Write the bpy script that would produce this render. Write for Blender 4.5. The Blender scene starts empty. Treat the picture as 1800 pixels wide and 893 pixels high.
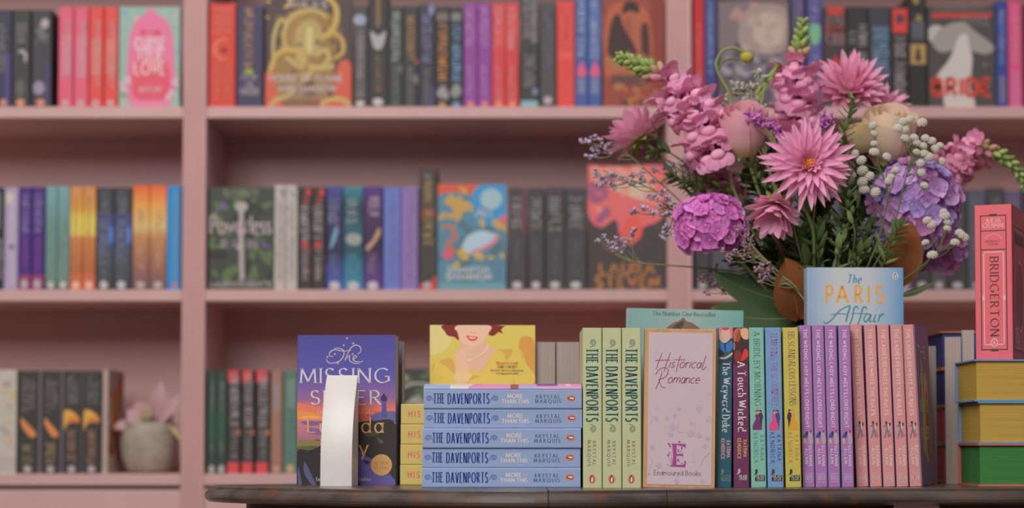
import bpy, math, random
from mathutils import Vector, Matrix, Euler

# ------------------------------------------------------------------ camera, world, lights
SC = bpy.context.scene
COL = SC.collection
F = 3600.0            # focal length in pixels of the 1800 px wide frame
CY = 610.0            # principal point row
YH = 780.0            # horizon row
TH = math.atan((YH - CY) / F)
TABLE = 0.76
CZ = TABLE + 77 * 2.7 / F
cam_d = bpy.data.cameras.new('camera')
cam = bpy.data.objects.new('camera', cam_d)
COL.objects.link(cam)
cam.location = (0, 0, CZ)
cam.rotation_euler = (math.pi / 2 + TH, 0, 0)
cam_d.sensor_width = 36.0
cam_d.lens = F / 1800 * 36.0
cam_d.shift_y = (CY - 446.5) / 1800
cam_d.clip_start = 0.05
cam_d.dof.use_dof = True
cam_d.dof.focus_distance = 2.74
cam_d.dof.aperture_fstop = 3.0
SC.camera = cam
SC.view_settings.view_transform = 'Standard'
SC.view_settings.look = 'None'
SC.view_settings.gamma = 1.0
SC.view_settings.use_curve_mapping = False
SC.view_settings.exposure = 0.0

W = bpy.data.worlds.new('world')
SC.world = W
W.use_nodes = True
W.node_tree.nodes['Background'].inputs['Color'].default_value = (1.0, 0.96, 0.95, 1)
W.node_tree.nodes['Background'].inputs['Strength'].default_value = 0.13


def area(name, loc, target, size, power, color=(1, 1, 1), sy=None):
    d = bpy.data.lights.new(name, 'AREA')
    d.energy = power
    d.color = color
    d.size = size
    if sy:
        d.shape = 'RECTANGLE'
        d.size_y = sy
    o = bpy.data.objects.new(name, d)
    COL.objects.link(o)
    o.location = loc
    o.rotation_euler = (Vector(target) - Vector(loc)).to_track_quat('-Z', 'Y').to_euler()
    return o


area('front_fill_light', (-1.1, -0.45, 3.0), (0.1, 2.9, 0.8), 2.0, 124, (1.0, 0.98, 0.96))  # unseen fill light added in front, set below the ceiling to brighten front faces
area('aisle_ceiling_light', (-0.2, 2.6, 3.75), (0.0, 4.0, 0.9), 2.6, 20, (1.0, 0.97, 0.95), 0.8)

# ------------------------------------------------------------------ pixel -> world
_up = Vector((0, -math.sin(TH), math.cos(TH)))
_fw = Vector((0, math.cos(TH), math.sin(TH)))


def P(x, y, Y):
    d = Vector(((x - 900) / F, 0, 0)) + _up * ((CY - y) / F) + _fw
    return Vector((0, 0, CZ)) + d * (Y / d.y)


def PX(Y):
    return Y / F      # metres per pixel at depth Y


# ------------------------------------------------------------------ materials
KEXP = 0.80


def lin(c):
    c = c / 255.0
    return c / 12.92 if c <= 0.04045 else ((c + 0.055) / 1.055) ** 2.4


def alb(r, g, b, k=1.0):
    return tuple(min(0.95, lin(v) / KEXP * k) for v in (r, g, b))


_M = {}


def mat(rgb, rough=0.55, spec=0.25, k=1.0, noise=0.06, scale=60.0, metal=0.0):
    """plain coloured surface, with a faint mottling of its own"""
    key = (tuple(rgb), rough, spec, k, noise, scale, metal)
    if key in _M:
        return _M[key]
    m = bpy.data.materials.new('paint_%d_%d_%d' % tuple(int(v) for v in rgb))
    m.use_nodes = True
    nt = m.node_tree
    b = nt.nodes['Principled BSDF']
    b.inputs['Roughness'].default_value = rough
    b.inputs['Specular IOR Level'].default_value = spec
    b.inputs['Metallic'].default_value = metal
    c = alb(*rgb, k)
    if noise:
        tc = nt.nodes.new('ShaderNodeTexCoord')
        n = nt.nodes.new('ShaderNodeTexNoise')
        n.inputs['Scale'].default_value = scale
        r = nt.nodes.new('ShaderNodeValToRGB')
        r.color_ramp.elements[0].position = 0.3
        r.color_ramp.elements[1].position = 0.7
        r.color_ramp.elements[0].color = tuple(v * (1 - noise) for v in c) + (1,)
        r.color_ramp.elements[1].color = tuple(min(0.95, v * (1 + noise)) for v in c) + (1,)
        nt.links.new(tc.outputs['Object'], n.inputs['Vector'])
        nt.links.new(n.outputs['Fac'], r.inputs['Fac'])
        nt.links.new(r.outputs['Color'], b.inputs['Base Color'])
    else:
        b.inputs['Base Color'].default_value = c + (1,)
    _M[key] = m
    return m


def ink(rgb, k=1.0):
    return mat(rgb, 0.5, 0.25, k, 0.0)


def grad(stops, rough=0.5, axis='Z'):
    """printed colour blend from bottom (0) to top (1) of a cover"""
    key = ('grad', tuple((p, tuple(c)) for p, c in stops), rough, axis)
    if key in _M:
        return _M[key]
    m = bpy.data.materials.new('printed_blend')
    m.use_nodes = True
    nt = m.node_tree
    b = nt.nodes['Principled BSDF']
    b.inputs['Roughness'].default_value = rough
    b.inputs['Specular IOR Level'].default_value = 0.25
    tc = nt.nodes.new('ShaderNodeTexCoord')
    sp = nt.nodes.new('ShaderNodeSeparateXYZ')
    r = nt.nodes.new('ShaderNodeValToRGB')
    el = r.color_ramp.elements
    while len(el) < len(stops):
        el.new(0.5)
    for e, (p, c) in zip(el, stops):
        e.position = p
        e.color = alb(*c) + (1,)
    nt.links.new(tc.outputs['Generated'], sp.inputs['Vector'])
    nt.links.new(sp.outputs[axis], r.inputs['Fac'])
    nt.links.new(r.outputs['Color'], b.inputs['Base Color'])
    _M[key] = m
    return m


def toned(c0, c1, rough=0.5, spec=0.2, trans=0.0, mid=0.5, back=None):
    """petal or leaf surface running from colour c0 (tone 0) to c1 (tone 1) along itself"""
    key = ('tone', tuple(c0), tuple(c1), rough, spec, trans, mid, back)
    if key in _M:
        return _M[key]
    m = bpy.data.materials.new('petal_%d_%d_%d' % tuple(c1))
    m.use_nodes = True
    nt = m.node_tree
    b = nt.nodes['Principled BSDF']
    b.inputs['Roughness'].default_value = rough
    b.inputs['Specular IOR Level'].default_value = spec
    at = nt.nodes.new('ShaderNodeAttribute')
    at.attribute_name = 'tone'
    r = nt.nodes.new('ShaderNodeValToRGB')
    r.color_ramp.elements[0].color = alb(*c0) + (1,)
    r.color_ramp.elements[1].color = alb(*c1) + (1,)
    r.color_ramp.elements[1].position = mid
    nt.links.new(at.outputs['Fac'], r.inputs['Fac'])
    src = r.outputs['Color']
    if back:
        ge = nt.nodes.new('ShaderNodeNewGeometry')
        mx = nt.nodes.new('ShaderNodeMix')
        mx.data_type = 'RGBA'
        mx.inputs[7].default_value = alb(*back) + (1,)
        nt.links.new(ge.outputs['Backfacing'], mx.inputs[0])
        nt.links.new(src, mx.inputs[6])
        src = mx.outputs[2]
    nt.links.new(src, b.inputs['Base Color'])
    if trans:
        tr = nt.nodes.new('ShaderNodeBsdfTranslucent')
        nt.links.new(src, tr.inputs['Color'])
        ms = nt.nodes.new('ShaderNodeMixShader')
        ms.inputs[0].default_value = trans
        nt.links.new(b.outputs[0], ms.inputs[1])
        nt.links.new(tr.outputs[0], ms.inputs[2])
        nt.links.new(ms.outputs[0], nt.nodes['Material Output'].inputs['Surface'])
    _M[key] = m
    return m


def pages(rgb=(176, 168, 160), axis='X'):
    """cut page edges: fine lines along the sheets"""
    key = ('pages', tuple(rgb), axis)
    if key in _M:
        return _M[key]
    m = bpy.data.materials.new('page_edges')
    m.use_nodes = True
    nt = m.node_tree
    b = nt.nodes['Principled BSDF']
    b.inputs['Roughness'].default_value = 0.8
    b.inputs['Specular IOR Level'].default_value = 0.1
    tc = nt.nodes.new('ShaderNodeTexCoord')
    mp = nt.nodes.new('ShaderNodeMapping')
    mp.inputs['Scale'].default_value = (1400, 8, 8)
    n = nt.nodes.new('ShaderNodeTexNoise')
    n.inputs['Scale'].default_value = 1.0
    n.inputs['Detail'].default_value = 1.0
    r = nt.nodes.new('ShaderNodeValToRGB')
    c = alb(*rgb)
    r.color_ramp.elements[0].position = 0.3
    r.color_ramp.elements[1].position = 0.7
    r.color_ramp.elements[0].color = tuple(v * 0.82 for v in c) + (1,)
    r.color_ramp.elements[1].color = tuple(min(0.95, v * 1.1) for v in c) + (1,)
    nt.links.new(tc.outputs['Object'], mp.inputs['Vector'])
    nt.links.new(mp.outputs[0], n.inputs['Vector'])
    nt.links.new(n.outputs['Fac'], r.inputs['Fac'])
    nt.links.new(r.outputs['Color'], b.inputs['Base Color'])
    _M[key] = m
    return m


def wood(c0, c1, scale=(3, 60, 60), rough=0.5, spec=0.4, coat=0.0, worn=None):
    key = ('wood', tuple(c0), tuple(c1), scale, rough, spec, coat, worn)
    if key in _M:
        return _M[key]
    m = bpy.data.materials.new('wood_grain')
    m.use_nodes = True
    nt = m.node_tree
    b = nt.nodes['Principled BSDF']
    b.inputs['Roughness'].default_value = rough
    b.inputs['Specular IOR Level'].default_value = spec
    b.inputs['Coat Weight'].default_value = coat
    b.inputs['Coat Roughness'].default_value = 0.25
    tc = nt.nodes.new('ShaderNodeTexCoord')
    mp = nt.nodes.new('ShaderNodeMapping')
    mp.inputs['Scale'].default_value = scale
    n = nt.nodes.new('ShaderNodeTexNoise')
    n.inputs['Scale'].default_value = 1.0
    n.inputs['Detail'].default_value = 5.0
    r = nt.nodes.new('ShaderNodeValToRGB')
    r.color_ramp.elements[0].position = 0.33
    r.color_ramp.elements[1].position = 0.68
    r.color_ramp.elements[0].color = alb(*c0) + (1,)
    r.color_ramp.elements[1].color = alb(*c1) + (1,)
    nt.links.new(tc.outputs['Object'], mp.inputs['Vector'])
    nt.links.new(mp.outputs[0], n.inputs['Vector'])
    nt.links.new(n.outputs['Fac'], r.inputs['Fac'])
    src = r.outputs['Color']
    if worn:
        n2 = nt.nodes.new('ShaderNodeTexNoise')
        n2.inputs['Scale'].default_value = 28.0
        n2.inputs['Detail'].default_value = 6.0
        r2 = nt.nodes.new('ShaderNodeValToRGB')
        r2.color_ramp.elements[0].position = 0.54
        r2.color_ramp.elements[1].position = 0.72
        mx = nt.nodes.new('ShaderNodeMix')
        mx.data_type = 'RGBA'
        mx.inputs[7].default_value = alb(*worn) + (1,)
        nt.links.new(tc.outputs['Object'], n2.inputs['Vector'])
        nt.links.new(n2.outputs['Fac'], r2.inputs['Fac'])
        nt.links.new(r2.outputs['Color'], mx.inputs[0])
        nt.links.new(src, mx.inputs[6])
        src = mx.outputs[2]
        bp = nt.nodes.new('ShaderNodeBump')
        bp.inputs['Strength'].default_value = 0.25
        bp.inputs['Distance'].default_value = 0.002
        nt.links.new(n2.outputs['Fac'], bp.inputs['Height'])
        nt.links.new(bp.outputs[0], b.inputs['Normal'])
    nt.links.new(src, b.inputs['Base Color'])
    _M[key] = m
    return m


# ------------------------------------------------------------------ mesh builder
class MB:
    def __init__(self):
        self.v, self.f, self.mi, self.mats, self.tone, self.sm = [], [], [], [], [], []

    def slot(self, m):
        if m not in self.mats:
            self.mats.append(m)
        return self.mats.index(m)

    def add(self, verts, faces, m, tones=None, smooth=False):
        o = len(self.v)
        self.v += [Vector(p) for p in verts]
        self.tone += list(tones) if tones is not None else [0.0] * len(verts)
        i = self.slot(m)
        for fc in faces:
            self.f.append([o + k for k in fc])
            self.mi.append(i)
            self.sm.append(smooth)

    def box(self, lo, hi, m, bev=0.0):
        x0, y0, z0 = lo
        x1, y1, z1 = hi
        if bev <= 0:
            vs = [(x0, y0, z0), (x1, y0, z0), (x1, y1, z0), (x0, y1, z0), (x0, y0, z1), (x1, y0, z1), (x1, y1, z1), (x0, y1, z1)]
            self.add(vs, [(0, 3, 2, 1), (4, 5, 6, 7), (0, 1, 5, 4), (1, 2, 6, 5), (2, 3, 7, 6), (3, 0, 4, 7)], m)
            return
        # chamfered: rounded outline in xz swept along y, front and back edges chamfered too
        b = bev
        prof = []
        for cx, cz, a0 in ((x1 - b, z1 - b, 0), (x0 + b, z1 - b, 90), (x0 + b, z0 + b, 180), (x1 - b, z0 + b, 270)):
            for k in range(3):
                a = math.radians(a0 + 45 * k)
                prof.append((cx, cz, math.cos(a), math.sin(a)))
        rings = []
        for y, r in ((y0, b * .3), (y0 + b * .7, b), (y1 - b * .7, b), (y1, b * .3)):
            rings.append([(cx + c * r, y, cz + s * r) for cx, cz, c, s in prof])
        n = len(prof)
        vs = [p for r in rings for p in r]
        fs = []
        for i in range(3):
            for j in range(n):
                fs.append((i * n + j, (i + 1) * n + j, (i + 1) * n + (j + 1) % n, i * n + (j + 1) % n))
        fs.append(tuple(range(n)))
        fs.append(tuple(reversed(range(3 * n, 4 * n))))
        self.add(vs, fs, m)

    def tube(self, pts, r0, r1, m, n=6, t0=0.0, t1=0.0):
        pts = [Vector(p) for p in pts]
        vs, fs, tn = [], [], []
        up = Vector((0.31, 0.42, 0.85))
        L = len(pts)
        for i, p in enumerate(pts):
            d = (pts[min(i + 1, L - 1)] - pts[max(i - 1, 0)])
            if d.length < 1e-9:
                d = Vector((0, 0, 1))
            d.normalize()
            a = d.cross(up)
            if a.length < 1e-4:
                a = d.cross(Vector((1, 0, 0)))
            a.normalize()
            b = d.cross(a)
            k = i / (L - 1)
            r = r0 + (r1 - r0) * k
            for j in range(n):
                t = 2 * math.pi * j / n
                vs.append(p + a * (math.cos(t) * r) + b * (math.sin(t) * r))
                tn.append(t0 + (t1 - t0) * k)
        for i in range(L - 1):
            for j in range(n):
                fs.append((i * n + j, i * n + (j + 1) % n, (i + 1) * n + (j + 1) % n, (i + 1) * n + j))
        fs.append(tuple(reversed(range(n))))
        fs.append(tuple(range((L - 1) * n, L * n)))
        self.add(vs, fs, m, tn, True)

    def ball(self, c, r, m, sc=(1, 1, 1), n=8, rings=5, tone=0.0, rot=None, jit=0.0, rnd=None):
        c = Vector(c)
        vs, fs = [], []
        for i in range(rings + 1):
            ph = math.pi * i / rings
            for j in range(n):
                t = 2 * math.pi * j / n
                q = r * (1 + (rnd.uniform(-jit, jit) if rnd else 0))
                p = Vector((math.sin(ph) * math.cos(t) * q * sc[0], math.sin(ph) * math.sin(t) * q * sc[1], math.cos(ph) * q * sc[2]))
                if rot:
                    p = rot @ p
                vs.append(c + p)
        for i in range(rings):
            for j in range(n):
                fs.append((i * n + j, (i + 1) * n + j, (i + 1) * n + (j + 1) % n, i * n + (j + 1) % n))
        self.add(vs, fs, m, [tone] * len(vs), True)

    def grid(self, fn, nu, nv, m, tone=None, smooth=True):
        """fn(u, v) -> point for u, v in 0..1"""
        vs, tn = [], []
        for i in range(nu + 1):
            for j in range(nv + 1):
                u, v = i / nu, j / nv
                vs.append(fn(u, v))
                tn.append(tone(u, v) if tone else u)
        fs = [(i * (nv + 1) + j, (i + 1) * (nv + 1) + j, (i + 1) * (nv + 1) + j + 1, i * (nv + 1) + j + 1) for i in range(nu) for j in range(nv)]
        self.add(vs, fs, m, tn, smooth)

    def lathe(self, prof, c, m, n=32, sc=(1, 1)):
        vs, fs = [], []
        for r, z in prof:
            for j in range(n):
                t = 2 * math.pi * j / n
                vs.append((c[0] + r * math.cos(t) * sc[0], c[1] + r * math.sin(t) * sc[1], c[2] + z))
        for i in range(len(prof) - 1):
            for j in range(n):
                fs.append((i * n + j, i * n + (j + 1) % n, (i + 1) * n + (j + 1) % n, (i + 1) * n + j))
        fs.append(tuple(reversed(range(n))))
        self.add(vs, fs, m, None, True)

    def mesh(self, name):
        me = bpy.data.meshes.new(name)
        me.from_pydata([tuple(p) for p in self.v], [], self.f)
        for m in self.mats:
            me.materials.append(m)
        me.polygons.foreach_set('material_index', self.mi)
        me.polygons.foreach_set('use_smooth', self.sm)
        if any(self.tone):
            a = me.attributes.new('tone', 'FLOAT', 'POINT')
            a.data.foreach_set('value', self.tone)
        me.update()
        return me

    def build(self, name, parent=None, loc=None):
        o = bpy.data.objects.new(name, self.mesh(name))
        COL.objects.link(o)
        if parent:
            o.parent = parent
        if loc is not None:
            o.location = loc
        return o


def thing(name, label, cat, loc=(0, 0, 0), rot=None, group=None):
    o = bpy.data.objects.new(name, None)
    o.empty_display_size = 0.02
    COL.objects.link(o)
    o.location = loc
    if rot is not None:
        o.rotation_euler = rot if not isinstance(rot, Matrix) else rot.to_euler()
    tag(o, label, cat, group)
    return o


def tag(o, label=None, cat=None, group=None, kind=None):
    if label:
        o['label'] = label
    if cat:
        o['category'] = cat
    if group:
        o['group'] = group
    if kind:
        o['kind'] = kind
    return o


def copy_thing(root, label, loc=None, rot=None, group=None):
    r = root.copy()
    COL.objects.link(r)
    r['label'] = label
    if group:
        r['group'] = group
    if loc is not None:
        r.location = loc
    if rot is not None:
        r.rotation_euler = rot if not isinstance(rot, Matrix) else rot.to_euler()
    for ch in list(root.children):
        c = ch.copy()
        COL.objects.link(c)
        c.parent = r
        for g in list(ch.children):
            d = g.copy()
            COL.objects.link(d)
            d.parent = c
    return r


def structure(o):
    o['kind'] = 'structure'
    return o


# ------------------------------------------------------------------ lettering: pen strokes
def _path(s):
    pts = []
    for tok in s.split():
        if tok[0] == '@':
            cx, cy, rx, ry, a0, a1 = (float(v) for v in tok[1:].split(','))
            n = max(4, int(abs(a1 - a0) / 18))
            for k in range(n + 1):
                a = math.radians(a0 + (a1 - a0) * k / n)
                pts.append((cx + rx * math.cos(a), cy + ry * math.sin(a)))
        else:
            x, y = tok.split(',')
            pts.append((float(x), float(y)))
    out = [pts[0]]
    for p in pts[1:]:
        if abs(p[0] - out[-1][0]) + abs(p[1] - out[-1][1]) > 1e-4:
            out.append(p)
    return out


_G = {
    'A': "0,0 .38,1|.38,1 .78,0|.14,.34 .64,.34", 'B': "0,0 0,1|0,1 .28,1 @.28,.76,.24,.24,90,-90 0,.52|.2,.52 .3,.52 @.3,.26,.27,.26,90,-90 0,0",
    'C': "@.44,.5,.44,.5,48,312", 'D': "0,0 0,1|0,1 .26,1 @.26,.5,.46,.5,90,-90 0,0", 'E': "0,0 0,1|0,1 .48,1|0,.52 .4,.52|0,0 .52,0",
    'F': "0,0 0,1|0,1 .48,1|0,.5 .4,.5", 'G': "@.46,.5,.46,.5,48,318|.84,.1 .84,.44|.6,.44 .9,.44", 'H': "0,0 0,1|.66,0 .66,1|0,.52 .66,.52",
    'I': "0,0 0,1", 'J': ".3,1 .3,.15 @.12,.15,.18,.2,0,-140", 'K': "0,0 0,1|.56,1 .02,.44|.2,.58 .6,0", 'L': "0,0 0,1|0,0 .48,0",
    'M': "0,0 .06,1|.06,1 .45,.08|.45,.08 .84,1|.84,1 .9,0", 'N': "0,0 0,1|0,1 .7,0|.7,0 .7,1", 'O': "@.48,.5,.48,.5,90,450",
    'P': "0,0 0,1|0,1 .26,1 @.26,.74,.27,.26,90,-90 0,.48", 'Q': "@.48,.5,.48,.5,90,450|.5,.14 .95,-.16", 'R': "0,0 0,1|0,1 .26,1 @.26,.75,.26,.25,90,-90 0,.5|.24,.5 .62,0",
    'S': "@.27,.75,.24,.25,30,270 @.27,.25,.27,.25,90,-150", 'T': ".36,0 .36,1|0,1 .72,1", 'U': "0,1 0,.3 @.33,.3,.33,.3,180,360 .66,1",
    'V': "0,1 .36,0|.36,0 .72,1", 'W': "0,1 .28,0|.28,0 .53,1|.53,1 .78,0|.78,0 1.06,1", 'X': "0,1 .64,0|0,0 .64,1", 'Y': "0,1 .35,.46|.7,1 .35,.46|.35,.46 .35,0",
    'Z': "0,1 .6,1 0,0 .62,0",
    'a': "@.24,.3,.24,.32,0,360|.48,.62 .48,0", 'b': "0,1 0,0|@.26,.3,.26,.32,180,-180", 'c': "@.27,.3,.27,.32,50,310", 'd': "@.26,.3,.26,.32,0,360|.52,1 .52,0",
    'e': "0,.34 .5,.34 @.26,.3,.25,.32,6,315", 'f': ".12,0 .12,.78 @.3,.78,.18,.22,180,50|0,.6 .32,.6", 'g': "@.25,.32,.25,.3,0,360|.5,.62 .5,-.1 @.25,-.1,.25,.2,0,-150",
    'h': "0,0 0,1|0,.36 @.22,.36,.22,.26,180,0 .44,0", 'i': "0,0 0,.62|-.03,.86 .03,.86", 'j': ".1,.62 .1,-.15 @-.04,-.15,.14,.15,0,-120", 'k': "0,0 0,1|.4,.62 .02,.26|.14,.38 .42,0",
    'l': "0,0 0,1", 'm': "0,0 0,.62|0,.36 @.2,.36,.2,.26,180,0 .4,0|.4,.36 @.6,.36,.2,.26,180,0 .8,0", 'n': "0,0 0,.62|0,.36 @.22,.36,.22,.26,180,0 .44,0",
    'o': "@.27,.3,.27,.32,90,450", 'p': "0,.62 0,-.32|@.26,.3,.26,.32,180,-180", 'q': "@.26,.3,.26,.32,0,360|.52,.62 .52,-.32", 'r': "0,0 0,.62|0,.36 @.2,.36,.2,.26,180,50",
    's': "@.17,.46,.15,.16,35,270 @.17,.15,.17,.15,90,-145", 't': ".12,.86 .12,.14 @.26,.14,.14,.14,180,300|0,.6 .3,.6", 'u': "0,.62 0,.22 @.22,.22,.22,.22,180,360|.44,.62 .44,0",
    'v': "0,.62 .25,0|.25,0 .5,.62", 'w': "0,.62 .2,0|.2,0 .38,.55|.38,.55 .56,0|.56,0 .76,.62", 'x': "0,.62 .42,0|0,0 .42,.62", 'y': "0,.62 .25,0|.52,.62 .14,-.32", 'z': "0,.62 .4,.62 0,0 .42,0",
    '.': "-.02,.03 .04,.03", ',': ".02,.05 -.02,-.1", '-': "0,.34 .3,.34", '"': "0,1 0,.8|.12,1 .12,.8", "'": "0,1 0,.8",
}
_GC = {}


def glyph(ch):
    if ch not in _GC:
        _GC[ch] = [_path(s) for s in _G[ch].split('|')] if ch in _G else []
    return _GC[ch]


def ribbon(mb, surf, pts, width, m):
    """pts (s, t); width(dx, dy, k) -> ribbon width"""
    n = len(pts)
    if n < 2:
        return
    L = []
    for i in range(n):
        a, b = pts[max(i - 1, 0)], pts[min(i + 1, n - 1)]
        dx, dy = b[0] - a[0], b[1] - a[1]
        q = math.hypot(dx, dy) or 1.0
        dx, dy = dx / q, dy / q
        w = width(dx, dy, i / (n - 1)) / 2
        L.append((pts[i][0] - dy * w, pts[i][1] + dx * w))
        L.append((pts[i][0] + dy * w, pts[i][1] - dx * w))
    mb.add([surf(*p) for p in L], [(2 * i, 2 * i + 1, 2 * i + 3, 2 * i + 2) for i in range(n - 1)], m)


def text(mb, surf, s, size, m, thick=0.14, thin=None, serif=False, xs=1.0, track=0.16, width=None, align=0.5, slant=0.0, lower=False):
    """draws s along surf's s axis from s=0 (align 0), centred (0.5) or ending there (1)"""
    thin = thick if thin is None else thin
    x, strokes = 0.0, []
    for ch in s:
        if ch == ' ':
            x += 0.34 * xs
            continue
        g = glyph(ch)
        if not g:
            continue
        x0 = min(p[0] for st in g for p in st)
        x1 = max(p[0] for st in g for p in st)
        for st in g:
            strokes.append([(x + (p[0] - x0) * xs, p[1]) for p in st])
        x += (x1 - x0) * xs + track + thick * 0.8
    total = max(x - track, 1e-6)
    sx = size if width is None else width / total
    off = -total * sx * align
    na = math.radians(14)
    nx, ny = math.cos(na), math.sin(na)

    def wid(dx, dy, k):
        return (thin + (thick - thin) * abs(dx * ny - dy * nx) ** 0.8) * size

    for st in strokes:
        pts = [(off + (p[0] + slant * p[1]) * sx, p[1] * size) for p in st]
        ribbon(mb, surf, pts, wid, m)
        if serif and len(st) == 2:
            for a, b in ((st[0], st[1]), (st[1], st[0])):
                if abs(b[1] - a[1]) > 0.25 and min(abs(a[1]), abs(a[1] - 1), abs(a[1] - .62)) < 0.02:
                    c = (off + (a[0] + slant * a[1]) * sx, a[1] * size)
                    h = thick * size * 0.95
                    t = max(thin, 0.035) * size
                    mb.add([surf(c[0] - h, c[1] - t / 2), surf(c[0] + h, c[1] - t / 2), surf(c[0] + h, c[1] + t / 2), surf(c[0] - h, c[1] + t / 2)], [(0, 1, 2, 3)], m)
        if serif and len(st) == 2 and abs(st[1][1] - st[0][1]) < 0.02 and len(s) and st[1][0] - st[0][0] > 0.3 * xs and st[0][1] in (0.0, 1.0):
            c = (off + (st[1][0] + slant * st[1][1]) * sx, st[1][1] * size)
            d = -0.14 * size if st[1][1] == 1.0 else 0.14 * size
            w = max(thin, .03) * size
            mb.add([surf(c[0] - w, c[1]), surf(c[0], c[1]), surf(c[0], c[1] + d)], [(0, 1, 2)], m)


def marks(mb, surf, length, size, m, rnd, gap=0.14):
    """unreadable lettering far off: a row of letter-like bars"""
    s = 0.0
    while s < length:
        w = rnd.uniform(0.2, 0.46) * size
        if rnd.random() < 0.14:
            s += w * 0.6
            continue
        w = min(w, length - s)
        if w < size * .15:
            break
        b = size * 0.13
        for q in ((s, 0, s + b, size), (s, rnd.choice([0, .42, .85]) * size, s + w, None)):
            t1 = q[3] if q[3] is not None else q[1] + size * .15
            mb.add([surf(q[0], q[1]), surf(q[2], q[1]), surf(q[2], t1), surf(q[0], t1)], [(0, 1, 2, 3)], m)
        if rnd.random() < 0.5:
            mb.add([surf(s + w - b, 0), surf(s + w, 0), surf(s + w, size), surf(s + w - b, size)], [(0, 1, 2, 3)], m)
        s += w + gap * size


def smooth_closed(pts, k=5):
    out = []
    n = len(pts)
    for i in range(n):
        p0, p1, p2, p3 = (pts[(i + d) % n] for d in (-1, 0, 1, 2))
        for j in range(k):
            t = j / k
            out.append(tuple(0.5 * ((2 * p1[a]) + (-p0[a] + p2[a]) * t + (2 * p0[a] - 5 * p1[a] + 4 * p2[a] - p3[a]) * t * t + (-p0[a] + 3 * p1[a] - 3 * p2[a] + p3[a]) * t ** 3) for a in range(len(p1))))
    return out


def smooth_open(pts, k=6):
    out = []
    n = len(pts)
    for i in range(n - 1):
        p0, p1, p2, p3 = pts[max(i - 1, 0)], pts[i], pts[i + 1], pts[min(i + 2, n - 1)]
        for j in range(k):
            t = j / k
            out.append(tuple(0.5 * ((2 * p1[a]) + (-p0[a] + p2[a]) * t + (2 * p0[a] - 5 * p1[a] + 4 * p2[a] - p3[a]) * t * t + (-p0[a] + 3 * p1[a] - 3 * p2[a] + p3[a]) * t ** 3) for a in range(len(p1))))
    out.append(tuple(pts[-1]))
    return out


def poly(mb, surf, pts, m, curved=True):
    if curved:
        pts = smooth_closed(pts)
    mb.add([surf(*p) for p in pts], [tuple(range(len(pts)))], m)


def ell(mb, surf, c, rx, ry, m, n=24, rot=0.0):
    pts = []
    for k in range(n):
        a = 2 * math.pi * k / n
        x, y = rx * math.cos(a), ry * math.sin(a)
        pts.append((c[0] + x * math.cos(rot) - y * math.sin(rot), c[1] + x * math.sin(rot) + y * math.cos(rot)))
    poly(mb, surf, pts, m, False)


def rect(mb, surf, a, b, m):
    poly(mb, surf, [(a[0], a[1]), (b[0], a[1]), (b[0], b[1]), (a[0], b[1])], m, False)


def frame(mb, surf, a, b, w, m):
    rect(mb, surf, (a[0], a[1]), (b[0], a[1] + w), m)
    rect(mb, surf, (a[0], b[1] - w), (b[0], b[1]), m)
    rect(mb, surf, (a[0], a[1]), (a[0] + w, b[1]), m)
    rect(mb, surf, (b[0] - w, a[1]), (b[0], b[1]), m)


def line(mb, surf, pts, w, m, taper=0.0, curved=True):
    if curved and len(pts) > 2:
        pts = smooth_open(pts)
    ribbon(mb, surf, pts, lambda dx, dy, k: w * (1 - taper * abs(2 * k - 1)), m)


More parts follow.
